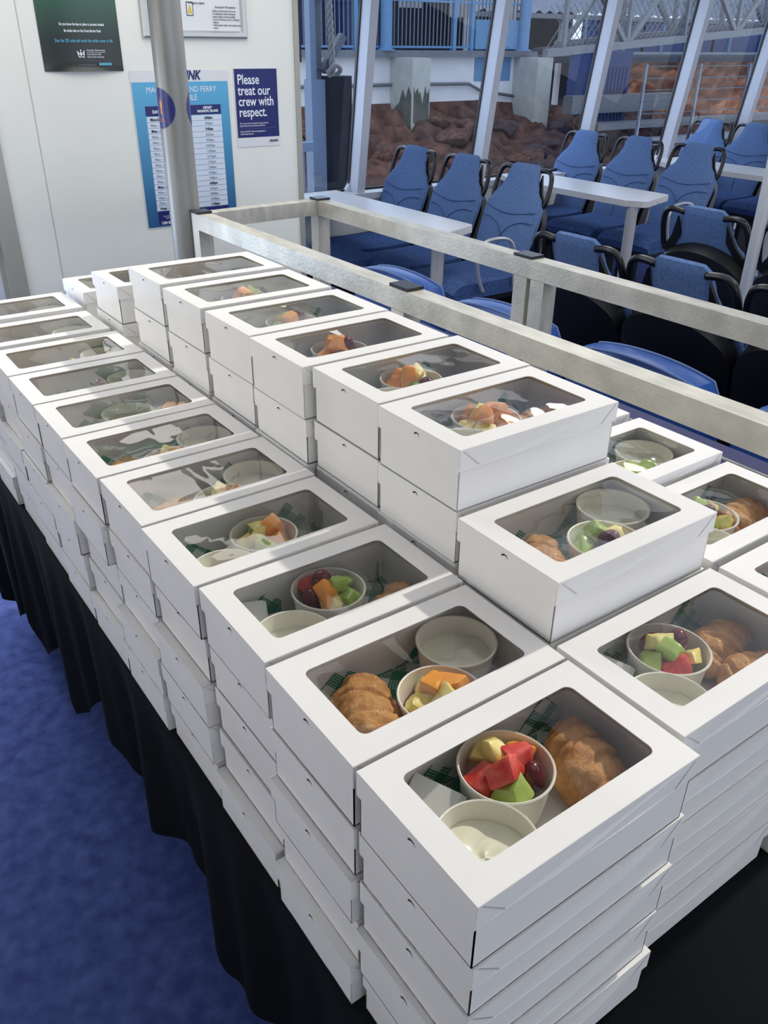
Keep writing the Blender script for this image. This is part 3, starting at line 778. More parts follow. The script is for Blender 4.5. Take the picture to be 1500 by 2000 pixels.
def liner(x, y, z0, where):
    # gingham greaseproof sheet: lies on the base, stands up against the far walls
    b = nb(); uv = b.loops.layers.uv.new('UVMap')
    x0, x1, y1 = .006, .249, .1522
    rl = random.Random(int(x*1000)+int(y*1000)*3); p1, p2 = rl.uniform(.19, .225), rl.uniform(.05, .09)
    us = [x0+(x1-x0)*i/60 for i in range(61)]
    def top(u): return max(.052*max(0, 1-abs(u-p1)/.045), .040*max(0, 1-abs(u-p2)/.05), .006)
    g = []
    for u in us:
        h = top(u); col = []
        for v in (.095, .115, .135, y1): col.append((Vector((x+u, y+v, z0+.0022)), v))
        for k in range(1, 5): col.append((Vector((x+u, y+y1-.0012, z0+.0022+h*k/4)), y1+h*k/4))
        g.append([(b.verts.new(c), v) for c, v in col])
    for i in range(60):
        for j in range(7):
            q = [(i, j), (i+1, j), (i+1, j+1), (i, j+1)]
            f = b.faces.new([g[a_][c_][0] for a_, c_ in q])
            for lp, (a_, c_) in zip(f.loops, q):
                U, V = us[a_], g[a_][c_][1]; lp[uv].uv = ((U+V)*.707+.5, (V-U)*.707+.5)
    tag(obj('paper_liner', b, M['gingham']), 'green gingham paper liner inside the %s' % where, 'paper liner', 'gingham paper liners in the lunch boxes')

W_, C_, H_, P_, G_ = 'watermelon', 'cantaloupe', 'honeydew', 'pineapple', 'grape'
# three low, five around the rim, three on top
F1 = [W_, C_, H_, C_, P_, W_, H_, G_, P_, W_, W_]
F2 = [W_, P_, H_, C_, P_, P_, P_, W_, C_, P_, C_]
F3 = [G_, H_, P_, H_, W_, G_, P_, H_, G_, C_, H_]
F4 = [H_, C_, P_, C_, H_, P_, H_, C_, P_, P_, C_]
FG = [W_, G_, H_, G_, G_, H_, W_, P_, P_, H_, G_]
FO = [C_, P_, C_, C_, C_, P_, P_, C_, P_, C_, C_]
FC = [G_, G_, H_, P_, H_, H_, G_, G_, H_, G_, P_]
# (row, index): list of contents in box coordinates
CONT = {
 ('left', 0): [('f', .127, .105, F1), ('y', .058, .053), ('c', .203, .078, 1.35, 1.08), ('n', .048, .120, .4)],
 ('left', 1): [('c', .070, .085, 1.25, 1.12), ('y', .205, .107), ('f', .138, .050, F2)],
 ('left', 2): [('f', .140, .105, F3), ('y', .062, .052), ('c', .207, .062, .5, .9), ('n', .040, .125, 1.2)],
 ('left', 3): [('f', .140, .098, F4), ('y', .062, .050), ('c', .205, .055, .3, .88)],
 ('left', 4): [('c', .068, .080, .6, 1.0), ('f', .138, .050, F4), ('y', .207, .098)],
 ('left', 5): [('f', .132, .052, FO), ('y', .206, .098), ('c', .062, .085, .9, .95)],
 ('left', 6): [('y', .140, .105), ('c', .070, .055, .3, .9), ('f', .205, .052, F2)],
 ('left', 7): [('c', .070, .085, .5, .95), ('y', .205, .102), ('f', .140, .05, F3)],
 ('left', 8): [('c', .065, .085, .8, .95), ('y', .205, .102), ('f', .138, .05, F4)],
 ('left', 9): [('c', .080, .085, .2, .95), ('y', .205, .102)],
 ('left', 10): [('c', .120, .085, .2, .95), ('y', .205, .102)],
 ('middle', 0): [('f', .122, .106, FG), ('y', .055, .052), ('c', .203, .098, .2, .92), ('c', .198, .045, -.4, .88), ('n', .045, .130, .3)],
 ('middle', 1): [('c', .070, .088, 1.1, .98), ('f', .138, .056, FC), ('y', .206, .106)],
 ('middle', 2): [('f', .128, .100, FO), ('y', .057, .053), ('c', .207, .080, .1, .98), ('n', .055, .128, .2)],
 ('middle', 3): [('f', .128, .102, ['grape', 'cantaloupe', 'honeydew', 'pineapple', 'cantaloupe', 'cantaloupe', 'honeydew', 'grape', 'pineapple']), ('y', .062, .050), ('c', .207, .080, .1, .9)],
 ('middle', 4): [('f', .126, .103, ['pineapple', 'cantaloupe', 'honeydew', 'grape', 'pineapple', 'cantaloupe', 'grape', 'pineapple', 'cantaloupe']), ('y', .060, .050), ('c', .205, .080, .1, .8)],
 ('middle', 5): [('f', .133, .105, ['grape', 'cantaloupe', 'honeydew', 'grape', 'cantaloupe', 'honeydew']), ('y', .065, .05)],
 ('middle', 6): [('f', .136, .105, F3), ('c', .20, .07, .3, .85)],
 ('middle', 7): [('c', .110, .095, .1, .95), ('y', .205, .07)],
 ('middle', 8): [('y', .12, .07), ('c', .06, .09, .8, .8)],
 ('middle', 9): [('c', .10, .08, .2, .9)],
 ('right', 0): [('c', .070, .100, .4, .95), ('y', .2, .05)],
 ('right', 1): [('c', .202, .090, .2, 1.02), ('f', .135, .102, ['grape', 'honeydew', 'pineapple', 'grape', 'honeydew', 'pineapple', 'greengrape', 'pineapple']), ('y', .072, .053)],
 ('right', 2): [('y', .205, .100), ('f', .138, .056, ['pineapple', 'honeydew', 'pineapple', 'honeydew', 'pineapple', 'honeydew'])],
}
for (row, n), lst in CONT.items():
    bx, by, bz = TOPS[(row, n)]; where = 'top box, %s stack, %s row' % (ORD[n], row)
    z0 = bz+.0018
    liner(bx, by, bz, where); yi = 0
    z0 = bz+.0028
    cn = 0
    for it in lst:
        if it[0] == 'f': fruit_cup(bx+it[1], by+it[2], z0, where, it[3])
        elif it[0] == 'y': yog_cup(bx+it[1], by+it[2], z0, where, n)
        elif it[0] == 'n': napkin(bx+it[1], by+it[2], z0, it[3], where)
        elif it[0] == 'c':
            cn += 1
            lab = 'golden ham croissant in the %s' % where
            if (row, n) == ('middle', 0): lab = ('rear' if cn == 1 else 'front')+' ham croissant in the '+where
            croissant((bx+it[1], by+it[2], z0+.002), it[3], lab, n+cn, it[4])

# ------------------------------------------------------------------ ferry seats
def half_w(t):
    # half width of the backrest against height fraction t
    K = [(0, .185), (.12, .205), (.35, .222), (.55, .230), (.63, .226), (.70, .196), (.78, .150), (.86, .128), (.93, .122), (.975, .112), (1.0, .088)]
    for (a, wa), (c, wb_) in zip(K, K[1:]):
        if a <= t <= c: s = (t-a)/(c-a); s = s*s*(3-2*s); return wa+(wb_-wa)*s
    return K[-1][1]
HB = .64
def pad(bm, zmin, zmax, front, back, wscale=1, rows_=36, cols=14, woff=0, arch=False):
    R = []
    for i in range(rows_+1):
        t = zmin+(zmax-zmin)*i/rows_; hw = half_w(t)*wscale+woff
        ring_ = []
        e = min(1, (i/rows_)/.05, (1-i/rows_)/.05); e = math.sqrt(max(e, .0)) if e < 1 else 1
        e = max(e, .15)
        for j in range(cols+1):
            s = j/cols*2-1; bulge = (1-abs(s)**4)*e
            ring_.append(Vector((front(t)*1.0*(.35+.65*bulge), hw*s, t*HB)))
        for j in range(cols, -1, -1):
            s = j/cols*2-1; bulge = (1-abs(s)**4)*e
            ring_.append(Vector((back(t)*(.35+.65*bulge), hw*s, t*HB)))
        R.append([bm.verts.new(v) for v in ring_])
    n = len(R[0])
    for A, B in zip(R, R[1:]):
        for k in range(n): bm.faces.new((A[k], A[(k+1) % n], B[(k+1) % n], B[k]))
    bm.faces.new(R[0][::-1]); bm.faces.new(R[-1])
TILT = math.radians(19)
def tilt(bm):
    Rm = Matrix.Translation((-.17, 0, .41)) @ Matrix.Rotation(-TILT, 4, 'Y')
    for v in bm.verts: v.co = Rm @ v.co
def fz(t): return .034+.010*math.sin(t*PI*1.5)
def make_seat(arm=False):
    # local frame: faces +X, origin on the floor under the seat
    r = thing('passenger_chair', None, None)
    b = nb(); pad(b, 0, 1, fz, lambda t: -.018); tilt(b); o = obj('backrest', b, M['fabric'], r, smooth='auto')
    b = nb()
    def P(y, t): return (fz(t)+.0015-.012*(abs(y)/.23)**4, y, t*HB)
    tube(b, smoothpath([P(-.205, .60), P(-.1, .565), (fz(.55)+.004, 0, .55*HB), P(.1, .565), P(.205, .60)]), .0028, 6)
    tube(b, smoothpath([P(-.21, .50), P(-.12, .49), P(-.04, .43), (fz(.35)+.004, 0, .35*HB), ]), .0028, 6)
    tube(b, smoothpath([P(.21, .50), P(.12, .49), P(.04, .43), (fz(.35)+.004, 0, .35*HB), ]), .0028, 6)
    tube(b, smoothpath([P(0, .36), P(0, .22), P(0, .05)]), .0028, 6)
    tilt(b); obj('seam', b, M['stitch'], o, smooth=True)
    b = nb()                                                  # black rear shell with an arched top edge
    N = 22; prof = []
    for k in range(N+1):
        s = k/N*2-1; prof.append((s*.234, (.52+.24*math.sqrt(max(0, 1-abs(s)**2.0)))*HB))
    A = [b.verts.new((-.020, y, z)) for y, z in prof]; B = [b.verts.new((-.085+.02*abs(y/.236)**3, y*.98, z-.010)) for y, z in prof]
    A0 = [b.verts.new((-.020, y*.97, -.16)) for y, z in prof]; B0 = [b.verts.new((-.15+.02*abs(y/.236)**3, y*.95, -.16)) for y, z in prof]
    for k in range(N):
        b.faces.new((A[k], A[k+1], B[k+1], B[k])); b.faces.new((B[k], B[k+1], B0[k+1], B0[k])); b.faces.new((A[k], A0[k], A0[k+1], A[k+1])); b.faces.new((A0[k], B0[k], B0[k+1], A0[k+1]))
    b.faces.new((A[0], B[0], B0[0], A0[0])); b.faces.new((A[N], A0[N], B0[N], B[N]))
    tilt(b); obj('back_shell', b, M['black'], r, smooth='auto')
    for s in (-1, 1):
        b = nb(); tube(b, smoothpath([(-.006, s*.10, .955*HB), (-.006, s*.155, .965*HB), (-.006, s*.195, .945*HB), (-.008, s*.214, .88*HB), (-.010, s*.220, .78*HB), (-.012, s*.216, .69*HB), (-.012, s*.19, .64*HB)], 5), .0135, 8)
        tilt(b); obj('grab_handle', b, M['handle'], r, smooth=True)
        b = nb(); vs = [Vector(v) for v in ((-.012, s*.125, .93*HB), (-.012, s*.165, .78*HB), (-.012, s*.225, .66*HB), (-.012, s*.175, .66*HB), (-.012, s*.118, .80*HB))]
        a = [b.verts.new(v) for v in vs]; c = [b.verts.new(v-Vector((.012, 0, 0))) for v in vs]
        b.faces.new(a); b.faces.new(c[::-1])
        for k in range(5): b.faces.new((a[k], a[(k+1) % 5], c[(k+1) % 5], c[k]))
        tilt(b); obj('handle_web', b, M['black'], r)
    b = nb()                                                  # seat cushion
    nx, ny = 18, 16; R_ = []
    for i in range(nx+1):
        u = i/nx; x = -.17+.50*u; ring_ = []
        for j in range(ny+1):
            s = j/ny*2-1; z = .455+.012*(1-abs(s)**4)-.006*math.sin(u*PI)
            z -= .05*max(0, (u-.82)/.18)**2
            ring_.append(Vector((x, s*.226, z)))
        for j in range(ny, -1, -1):
            s = j/ny*2-1; ring_.append(Vector((x-.03*(u > .95), s*.218, .365)))
        R_.append([b.verts.new(v) for v in ring_])
    n = len(R_[0])
    for A, B in zip(R_, R_[1:]):
        for k in range(n): b.faces.new((A[k], A[(k+1) % n], B[(k+1) % n], B[k]))
    b.faces.new(R_[0][::-1]); b.faces.new(R_[-1])
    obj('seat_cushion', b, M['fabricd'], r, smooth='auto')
    b = nb(); box(b, -.16, .28, -.21, .21, .335, .366); box(b, -.05, .15, -.17, -.13, 0, .34); box(b, -.05, .15, .13, .17, 0, .34); bevel(b, .006); obj('seat_frame', b, M['black'], r)
    if arm:
        for s in arm:
            b = nb()
            tube(b, smoothpath([(-.10, s*.250, .40), (-.09, s*.250, .56), (-.05, s*.250, .66), (.06, s*.250, .685), (.16, s*.250, .665), (.19, s*.250, .60), (.17, s*.250, .48), (.13, s*.25, .40)], 5), .011, 8)
            obj('armrest', b, M['arm'], r, smooth=True)
    return r
seatp = {}
SG = 'blue fabric ferry seats'
def seat(x_top, y, facing, label, arm=()):
    key = tuple(arm)
    if key not in seatp: seatp[key] = make_seat(arm); seatp[key]['used'] = 0
    pr = seatp[key]
    if pr['used'] == 0: o = pr; pr['used'] = 1
    else: o = copy_tree(pr)
    top_x = -.17-HB*math.sin(TILT)
    o.location = (x_top-top_x*facing, y, 0); o.rotation_euler = (0, 0, 0 if facing > 0 else PI)
    tag(o, label, 'chair', SG); return o
rws = [(3.41, (4.52, 3.99, 3.47), 'behind the nearest table'), (5.28, (4.72, 4.19, 3.66), 'behind the second table'), (7.2, (4.93, 4.46, 3.97), 'behind the third table')]
wh = ['window seat', 'middle seat', 'aisle seat']
for xt, ys, nm in rws:
    for k, y in enumerate(ys):
        seat(xt, y, -1, 'blue fabric %s facing the rack, %s' % (wh[k], nm), (1,) if k == 2 else ())
# seats seen from behind
for k, y in enumerate((1.895, 1.43, .96, .49)):
    seat(2.13, y, 1, 'black-backed seat with blue top just beyond the rack, %s from the left' % ['first', 'second', 'third', 'fourth'][k], (1,) if k == 0 else ())
for k, y in enumerate((2.0, 1.51, 1.02)):
    seat(3.04, y, 1, 'black-backed seat in the second row beyond the rack, %s from the left' % ['first', 'second', 'third'][k], (1,) if k == 0 else ())
for k, y in enumerate((2.1, 1.6)):
    seat(4.9, y, -1, 'blue seat far right beyond the stanchion, %s from the left' % ['first', 'second'][k], (-1,) if k == 0 else ())
# seats at the partition end, facing away
seat(2.12, 4.3, 1, 'dark seat beside the partition edge behind the nearest table')
# blue vinyl seat tops behind the rack
def vinyl_seat():
    r = thing('vinyl_chair', None, None)
    b = nb(); N = 30; out = []
    for k in range(N+1):
        s = k/N*2-1; out.append((s*.265, .83-.035*abs(s)**2.2-(.075*max(0, abs(s)-.8)/.2 if abs(s) > .8 else 0)))
    rings = []
    for (dx, sh) in ((-.045, .02), (-.040, .004), (-.02, 0), (.02, 0), (.040, .004), (.045, .02)):
        rings.append([b.verts.new((dx, y*(1-sh), z-sh)) for y, z in out])
    for A, B in zip(rings, rings[1:]):
        for k in range(N): b.faces.new((A[k], A[k+1], B[k+1], B[k]))
    lo = [[b.verts.new((v.co.x, v.co.y*.95, .42)) for v in rg] for rg in (rings[0], rings[-1])]
    for k in range(N):
        b.faces.new((rings[0][k], lo[0][k], lo[0][k+1], rings[0][k+1])); b.faces.new((rings[-1][k], rings[-1][k+1], lo[1][k+1], lo[1][k]))
    b.faces.new([rg[0] for rg in rings]+[lo[1][0], lo[0][0]]); b.faces.new([rg[-1] for rg in rings][::-1]+[lo[0][-1], lo[1][-1]])
    obj('backrest', b, M['vinyl'], r, smooth='auto')
    b = nb(); tube(b, [(.042, y*.995, z-.002) for y, z in out], .0045, 6); tube(b, [(-.042, y*.995, z-.003) for y, z in out], .0045, 6)
    obj('piping', b, M['piping'], r, smooth=True)
    b = nb(); box(b, -.40, -.04, -.225, .225, .38, .45); bevel(b, .02, 3); obj('seat_cushion', b, M['vinyl'], r, smooth='auto')
    b = nb(); box(b, -.30, -.02, -.19, -.15, 0, .38); box(b, -.30, -.02, .15, .19, 0, .38); obj('seat_frame', b, M['black'], r)
    return r
vp = vinyl_seat()
for k, y in enumerate((2.43, 1.82, 1.21, .60, -.01)):
    o = vp if k == 0 else copy_tree(vp)
    o.location = (1.73, y, 0); tag(o, 'blue vinyl seat top with piping between the rails, %s from the left' % ['first', 'second', 'third', 'fourth', 'fifth'][k], 'chair', 'low blue vinyl seats behind the rack')

# tables
def ferry_table(x0, x1, y0, lx, ly, label):
    p = thing('ferry_table', label, 'table', (lx, ly, 0), group='pale ferry tables fixed to the window wall')
    poly = [(x1, 4.78), (x0+.12, 4.78), (x0, 4.55), (x0, y0+.10), (x0+.06, y0), (x0+.10, y0-.01), (x1-.02, y0+.09), (x1, y0+.12)]
    b = nb(); prism(b, [(x-lx, y-ly) for x, y in poly], .705, .742); bevel(b, .006, 2); obj('table_top', b, M['tabletop'], p, smooth='auto')
    b = nb(); lathe(b, [(.036, 0), (.036, .705)], 24); lathe(b, [(0, 0), (.10, 0), (.10, .012), (.036, .02)], 24); obj('leg', b, M['weld'], p, smooth='auto')
    b = nb(); a_ = math.atan2(.10, x1-x0-.12)
    Rm = Matrix.Translation(((x0+x1)/2+.03-lx, y0+.038-ly, .722)) @ Matrix.Rotation(a_, 4, 'Z') @ Matrix.Rotation(PI/2, 4, 'X')
    lathe(b, [(0, .002), (.012, .002), (.014, 0), (.014, -.003)], 20)
    for v in b.verts: v.co = Rm @ v.co
    obj('bottle_opener', b, M['arm'], p, smooth=True)
    return p
ferry_table(2.50, 2.925, 3.26, 2.70, 3.39, 'long pale table nearest the rack, running back to the window wall')
ferry_table(4.30, 4.745, 3.36, 4.36, 3.44, 'long pale table in front of the second row of blue seats')
ferry_table(6.10, 6.55, 3.42, 6.20, 3.55, 'long pale table at the far right in front of the third seat row')
p = thing('stanchion', 'thin pale vertical pole at the right edge between the seats', 'pole', (2.91, 1.655, 0))
b = nb(); lathe(b, [(.024, 0), (.024, 2.3)], 24); obj('shaft', b, M['weld'], p, smooth=True)

# ------------------------------------------------------------------ outside: deck and quay
M['rock'] = mat('rock', (70, 52, 48), .95, rgb2=(128, 92, 78), vscale=4.5, bump=1, bscale=14)
M['rockd'] = mat('rock_dark', (62, 56, 60), .95, rgb2=(100, 78, 74), vscale=3.5, bump=1, bscale=14)
M['rocko'] = mat('rock_orange', (150, 92, 60), .95, rgb2=(196, 132, 96), vscale=3, bump=1, bscale=12)
M['block'] = mat('white_blockwork', (232, 236, 242), .8, var=.04, vscale=3)
M['conc'] = mat('bare_concrete', (96, 100, 94), .9, var=.2, vscale=8)
M['blue'] = mat('sky_blue_paint', (104, 150, 194), .5, var=.05)
M['blued'] = mat('deep_blue', (26, 58, 118), .5, var=.1)
M['grey'] = mat('grey_steel', (120, 126, 134), .5, metal=.3, var=.1)
M['dark'] = mat('painted_shade', (20, 24, 32), .9)  # near-black colour standing for deep shade under the quay
M['darkm'] = mat('dark_cladding', (44, 54, 74), .8, var=.2, vscale=5)
M['zinc'] = mat('zinc_sheet', (150, 160, 176), .5, metal=.3, var=.1, vscale=5)
M['rope'] = mat('rope', (150, 150, 148), .95, bump=1, bscale=120)
M['redp'] = mat('red_paint', (170, 40, 44), .6)
M['fender'] = mat('fender_rubber', (16, 20, 34), .6)
M['ironblue'] = mat('pale_blue_steel', (140, 158, 184), .5, metal=.2)
M['mud'] = mat('mud', (52, 50, 50), .95, var=.3, vscale=2)

YQ = 11.0
b = nb(); box(b, 3.5, 10.45, YQ, YQ+.25, .2, 1.42); tag(obj('quay_wall', b, M['block']), 'white painted block wall of the quay above the rocks', 'wall')
b = nb(); box(b, 3.5, 10.7, YQ-.14, YQ+.3, 1.40, 1.485); bevel(b, .01); tag(obj('quay_edge_beam', b, M['grey']), 'grey steel edge beam along the top of the white quay wall', 'beam')
b = nb(); tube(b, [(3.5, YQ-.05, 1.03), (8.0, YQ-.05, 1.04), (9.35, YQ-.05, 1.03), (9.6, YQ-.05, .93), (10.6, YQ-.05, .8)], .022, 8); tag(obj('wall_pipe', b, M['grey'], smooth=True), 'thin grey pipe running along the white quay wall', 'pipe')
b = nb(); box(b, 9.48, 10.25, YQ-.006, YQ, 1.06, 1.40); tag(obj('blue_wall_patch', b, M['blue']), 'sky blue painted patch on the white quay wall', 'paint')
# concrete pillars
def pillar(x, z0, label, flake):
    p = thing('concrete_pillar', label, 'pillar', (x, YQ-.35, z0), group='concrete pillars in front of the quay wall')
    b = nb(); box(b, -.20, .13, -.2, .35, 0, 1.42-z0-.02); bevel(b, .015); obj('shaft', b, mat('pillar_paint', (190, 194, 190), .85, var=.08, vscale=6, bump=.3, bscale=30), p)
    if flake:
        for (xa, xb, yy, side) in ((-.17, .115, -.203, 0), (0, 0, 0, 1)):
            b = nb(); rn = random.Random(3)
            if side == 0:
                pts = [(xa, .14), (xb, .05)]+[(xb-(xb-xa)*k/12, .62-.10*abs(math.sin(k*2.1))-(.12 if k in (5, 6) else 0)+rn.uniform(-.03, .03)) for k in range(13)]
                a = [b.verts.new((px, -.203, pz)) for px, pz in pts]
            else:
                pts = [(-.19, .06), (.28, .20), (.22, .32), (.10, .40), (.02, .58), (-.05, .46), (-.12, .62), (-.19, .50)]
                a = [b.verts.new((-.203, px, pz)) for px, pz in pts]
            b.faces.new(a); obj('bare_patch', b, M['conc'], p)
    return p
pillar(8.05, .42, 'flaking white concrete pillar under the blue column, left window view', True)
pillar(10.52, .35, 'weathered concrete pillar at the right end of the quay wall', False)
for x, nm in ((7.72, 'left'), (10.42, 'right')):
    b = nb(); lathe(b, [(.085, 1.485), (.085, 4.6)], 24, (x, YQ-.08, 0)); lathe(b, [(0, 1.485), (.13, 1.485), (.13, 1.50), (.085, 1.51)], 24, (x, YQ-.08, 0))
    tag(obj('quay_column', b, M['blue'], smooth='auto'), 'sky blue round column on the %s concrete pillar of the quay' % nm, 'column', 'blue columns on the quay')
# fence
p = thing('quay_fence', 'pale blue picket fence along the top of the quay', 'fence', (3.5, YQ+.02, 1.485))
b = nb()
for k in range(96): box(b, k*.0725, k*.0725+.014, -.008, .008, .05, 1.6)
obj('pickets', b, M['grey'], p)
for z in (.03, .62, 1.60):
    b = nb(); box(b, 0, 6.95, -.015, .015, z, z+.03); obj('rail', b, M['blue'], p)
for x in (2.55, 3.75, 5.55, 5.9):
    b = nb(); box(b, x-.03, x+.03, -.035, .035, 0, 1.65); obj('post', b, M['blue'], p)
b = nb(); box(b, 5.95, 6.9, -.05, -.02, .02, .42); obj('kick_panel', b, M['blue'], p)
# yard behind the fence
b = nb(); box(b, 2, 22, YQ+.25, 15.18, 1.3, 1.40); tag(obj('quay_deck', b, M['darkm']), 'dark quay deck behind the picket fence', 'deck')
b = nb(); box(b, 2, 16, 15.2, 15.4, 1.4, 4.4); tag(obj('shed_wall', b, M['darkm']), 'dark shed wall behind the picket fence', 'wall')
for i, (x, y, wx, wy, h, m, lab) in enumerate(((6.5, 12.2, 1.3, .7, .72, 'blued', 'deep blue storage bin behind the fence, left of the flaking pillar'), (8.15, 12.3, .5, .6, .7, 'blued', 'deep blue round-cornered bin right beside the blue column'), (5.4, 12.6, .5, .5, .9, 'redp', 'red cabinet behind the fence at the far left'), (12.0, 13.2, .14, .2, .62, 'redp', 'small red box behind the fence at the right'))):
    b = nb(); box(b, x-wx/2, x+wx/2, y, y+wy, 1.405, 1.4+h); bevel(b, .04, 2)
    p = thing('storage_bin', lab, 'bin', (x, y, 1.4)); 
    for v in b.verts: v.co -= Vector((x, y, 1.4))
    obj('bin_body', b, M[m], p)
    b = nb(); box(b, -wx/2-.02, wx/2+.02, -.02, wy+.02, h+.005, h+.04); bevel(b, .01); obj('bin_lid', b, M[m], p)
for i, (x, z0, z1, wx) in enumerate(((5.55, 2.2, 3.2, .45), (8.95, 2.06, 3.3, .48), (7.6, 2.5, 3.2, .4), (10.0, 1.95, 2.3, .5), (11.0, 1.9, 2.35, .45))):
    b = nb()
    n_ = 24
    a = [b.verts.new((x-wx/2+wx*k/n_, 12.0+.012*math.sin(k*2.1), z0)) for k in range(n_+1)]; c = [b.verts.new((v.co.x, v.co.y, z1)) for v in a]
    for k in range(n_): b.faces.new((a[k], a[k+1], c[k+1], c[k]))
    bmesh.ops.solidify(b, geom=b.faces[:], thickness=.01)
    tag(obj('corrugated_sheet', b, M['white'] if i != 2 else M['zinc']), 'white corrugated sheet behind the fence, %s from the left' % ['first', 'third', 'second', 'fourth', 'fifth'][i], 'sheet', 'corrugated sheets behind the fence')
# unseen slab added to keep the sun off the quay
b = nb(); box(b, 13, 30, 5.2, 16, 9, 9.15); tag(obj('quay_sun_block', b, M['zinc']), 'unseen flat slab added high up to shade the quay', 'roof')

# rock slope
def slope_z(x, y):
    t = (YQ-y)/3.4
    base = .72-.25*max(0, (x-9.5))/4
    return base-1.25*t
b = nb(); nx, ny = 300, 110; g = []
for i in range(nx+1):
    col = []
    for j in range(ny+1):
        x = 3.0+(17-3)*i/nx; y = YQ-.02-4.4*j/ny
        q = Vector((x*2.1, y*2.1, 0)); d, pp = noise.voronoi(q+Vector((noise.noise(q)*.5, noise.noise(q+Vector((9, 0, 0)))*.5, 0)))
        cell = pp[0]; tl = noise.noise(cell*3.1)
        z = slope_z(x, y)+.30*min(.45, d[1]-d[0])+.10*tl+(q-cell).x*.09*noise.noise(cell*5)+(q-cell).y*.09*tl-.06+.03*noise.noise(q*3)+.015*noise.noise(q*9)
        if j == 0: z = slope_z(x, y)+.08
        col.append(b.verts.new((x, min(YQ-.012, y-.1*noise.noise(q*2+Vector((5, 5, 5)))), z)))
    g.append(col)
for i in range(nx):
    for j in range(ny): b.faces.new((g[i][j], g[i+1][j], g[i+1][j+1], g[i][j+1]))
tag(obj('rock_slope', b, M['rock']), 'reddish brown rock revetment sloping down below the white quay wall', 'rocks', kind='stuff')
bp = []
for k in range(5):
    b = nb(); bmesh.ops.create_icosphere(b, subdivisions=3, radius=1); rn = random.Random(k)
    pl = [Vector((rn.uniform(-1, 1), rn.uniform(-1, 1), rn.uniform(-1, 1))).normalized() for _ in range(9)]
    for v in b.verts:
        for q in pl:
            dd = v.co.dot(q)
            if dd > .68: v.co -= q*(dd-.68)
        v.co *= 1+.1*noise.noise(v.co*2+Vector((k, 0, 0)))
    bp.append(b)
bo = [obj('boulder', b, M['rockd'] if k % 2 else M['rock'], smooth='auto') for k, b in enumerate(bp)]
rn = random.Random(8)
for i in range(80):
    x = rn.uniform(5.0, 13.5); y = YQ-.45-rn.random()**.9*2.6
    o = bo[i] if i < 5 else bo[i % 5].copy()
    if i >= 5: COL.objects.link(o)
    s = rn.uniform(.13, .30)
    o.location = (x, y, slope_z(x, y)+.02); o.scale = (s*rn.uniform(1, 1.5), s, s*rn.uniform(.5, .8)); o.rotation_euler = (rn.uniform(-.5, .5), rn.uniform(-.5, .5), rn.uniform(0, 6))
    tag(o, 'rough boulder lying in the rock slope below the quay', 'boulder', 'boulders of the rock revetment')
b = nb(); box(b, 1, 24, 5.4, 9.2, -1.6, -1.45); tag(obj('mud_bank', b, M['mud']), 'dark wet mud at the foot of the rock slope', 'ground', kind='stuff')

# gangway truss
p = thing('gangway_truss', 'grey steel gangway bridge with diagonal braces rising to the right', 'bridge', (8.0, 8.0, 0))
def gz(x): return 1.50+.0675*(x-8)
def tb(name, a, c, w_, m='grey'):
    b = nb(); o = Vector((8, 8, 0)); beam(b, Vector(a)-o, Vector(c)-o, w_, w_); obj(name, b, M[m], p)
for yy in (8.0, 9.1):
    xs = 8.0 if yy < 9 else 9.3
    tb('bottom_chord', (xs, yy, gz(xs)), (15.5, yy, gz(15.5)), .085)
    tb('top_chord', (xs, yy, gz(xs)+1.15), (15.5, yy, gz(15.5)+1.15), .08)
    for k in range(7):
        xa = 8.3+k*1.15
        if xa < xs: continue
        tb('upright', (xa, yy, gz(xa)), (xa, yy, gz(xa)+1.15), .05)
        if k < 6:
            if k % 2: tb('brace', (xa, yy, gz(xa)), (xa+1.15, yy, gz(xa+1.15)+1.15), .055)
            else: tb('brace', (xa, yy, gz(xa)+1.15), (xa+1.15, yy, gz(xa+1.15)), .055)
b = nb()
for k in range(75):
    xa = 8+k*.1
    for s in (1, -1):
        x1_ = xa+s*.45
        if 8 <= x1_ <= 15.5: beam(b, (xa-8, .03, gz(xa)), (x1_-8, .03, gz(x1_)+.5), .006, .006)
obj('mesh_infill', b, M['grey'], p)
b = nb(); beam(b, (.8, .55, gz(8.8)-.03), (7.5, .55, gz(15.5)-.03), 1.0, .04); obj('walkway', b, M['darkm'], p)
# corrugated roof beyond
p = thing('corrugated_roof', 'pale corrugated metal roof beyond the gangway', 'roof', (11, 13, 2.0))
b = nb(); n_ = 180
for r_ in range(4):
    a = [b.verts.new((k*.07, r_*.55-.0, .10+r_*.30+.035*math.sin(k*PI/2))) for k in range(n_+1)]; c = [b.verts.new((k*.07, r_*.55+.62, .42+r_*.30+.035*math.sin(k*PI/2))) for k in range(n_+1)]
    for k in range(n_): b.faces.new((a[k], a[k+1], c[k+1], c[k]))
obj('roof_sheet', b, M['zinc'], p)
b = nb(); box(b, 0, 12.6, -.06, 0, .0, .08); obj('gutter', b, M['grey'], p)
for k in range(6):
    b = nb(); box(b, k*2.4, k*2.4+.09, .0, .09, -1.9, .05); obj('post', b, M['white'], p)
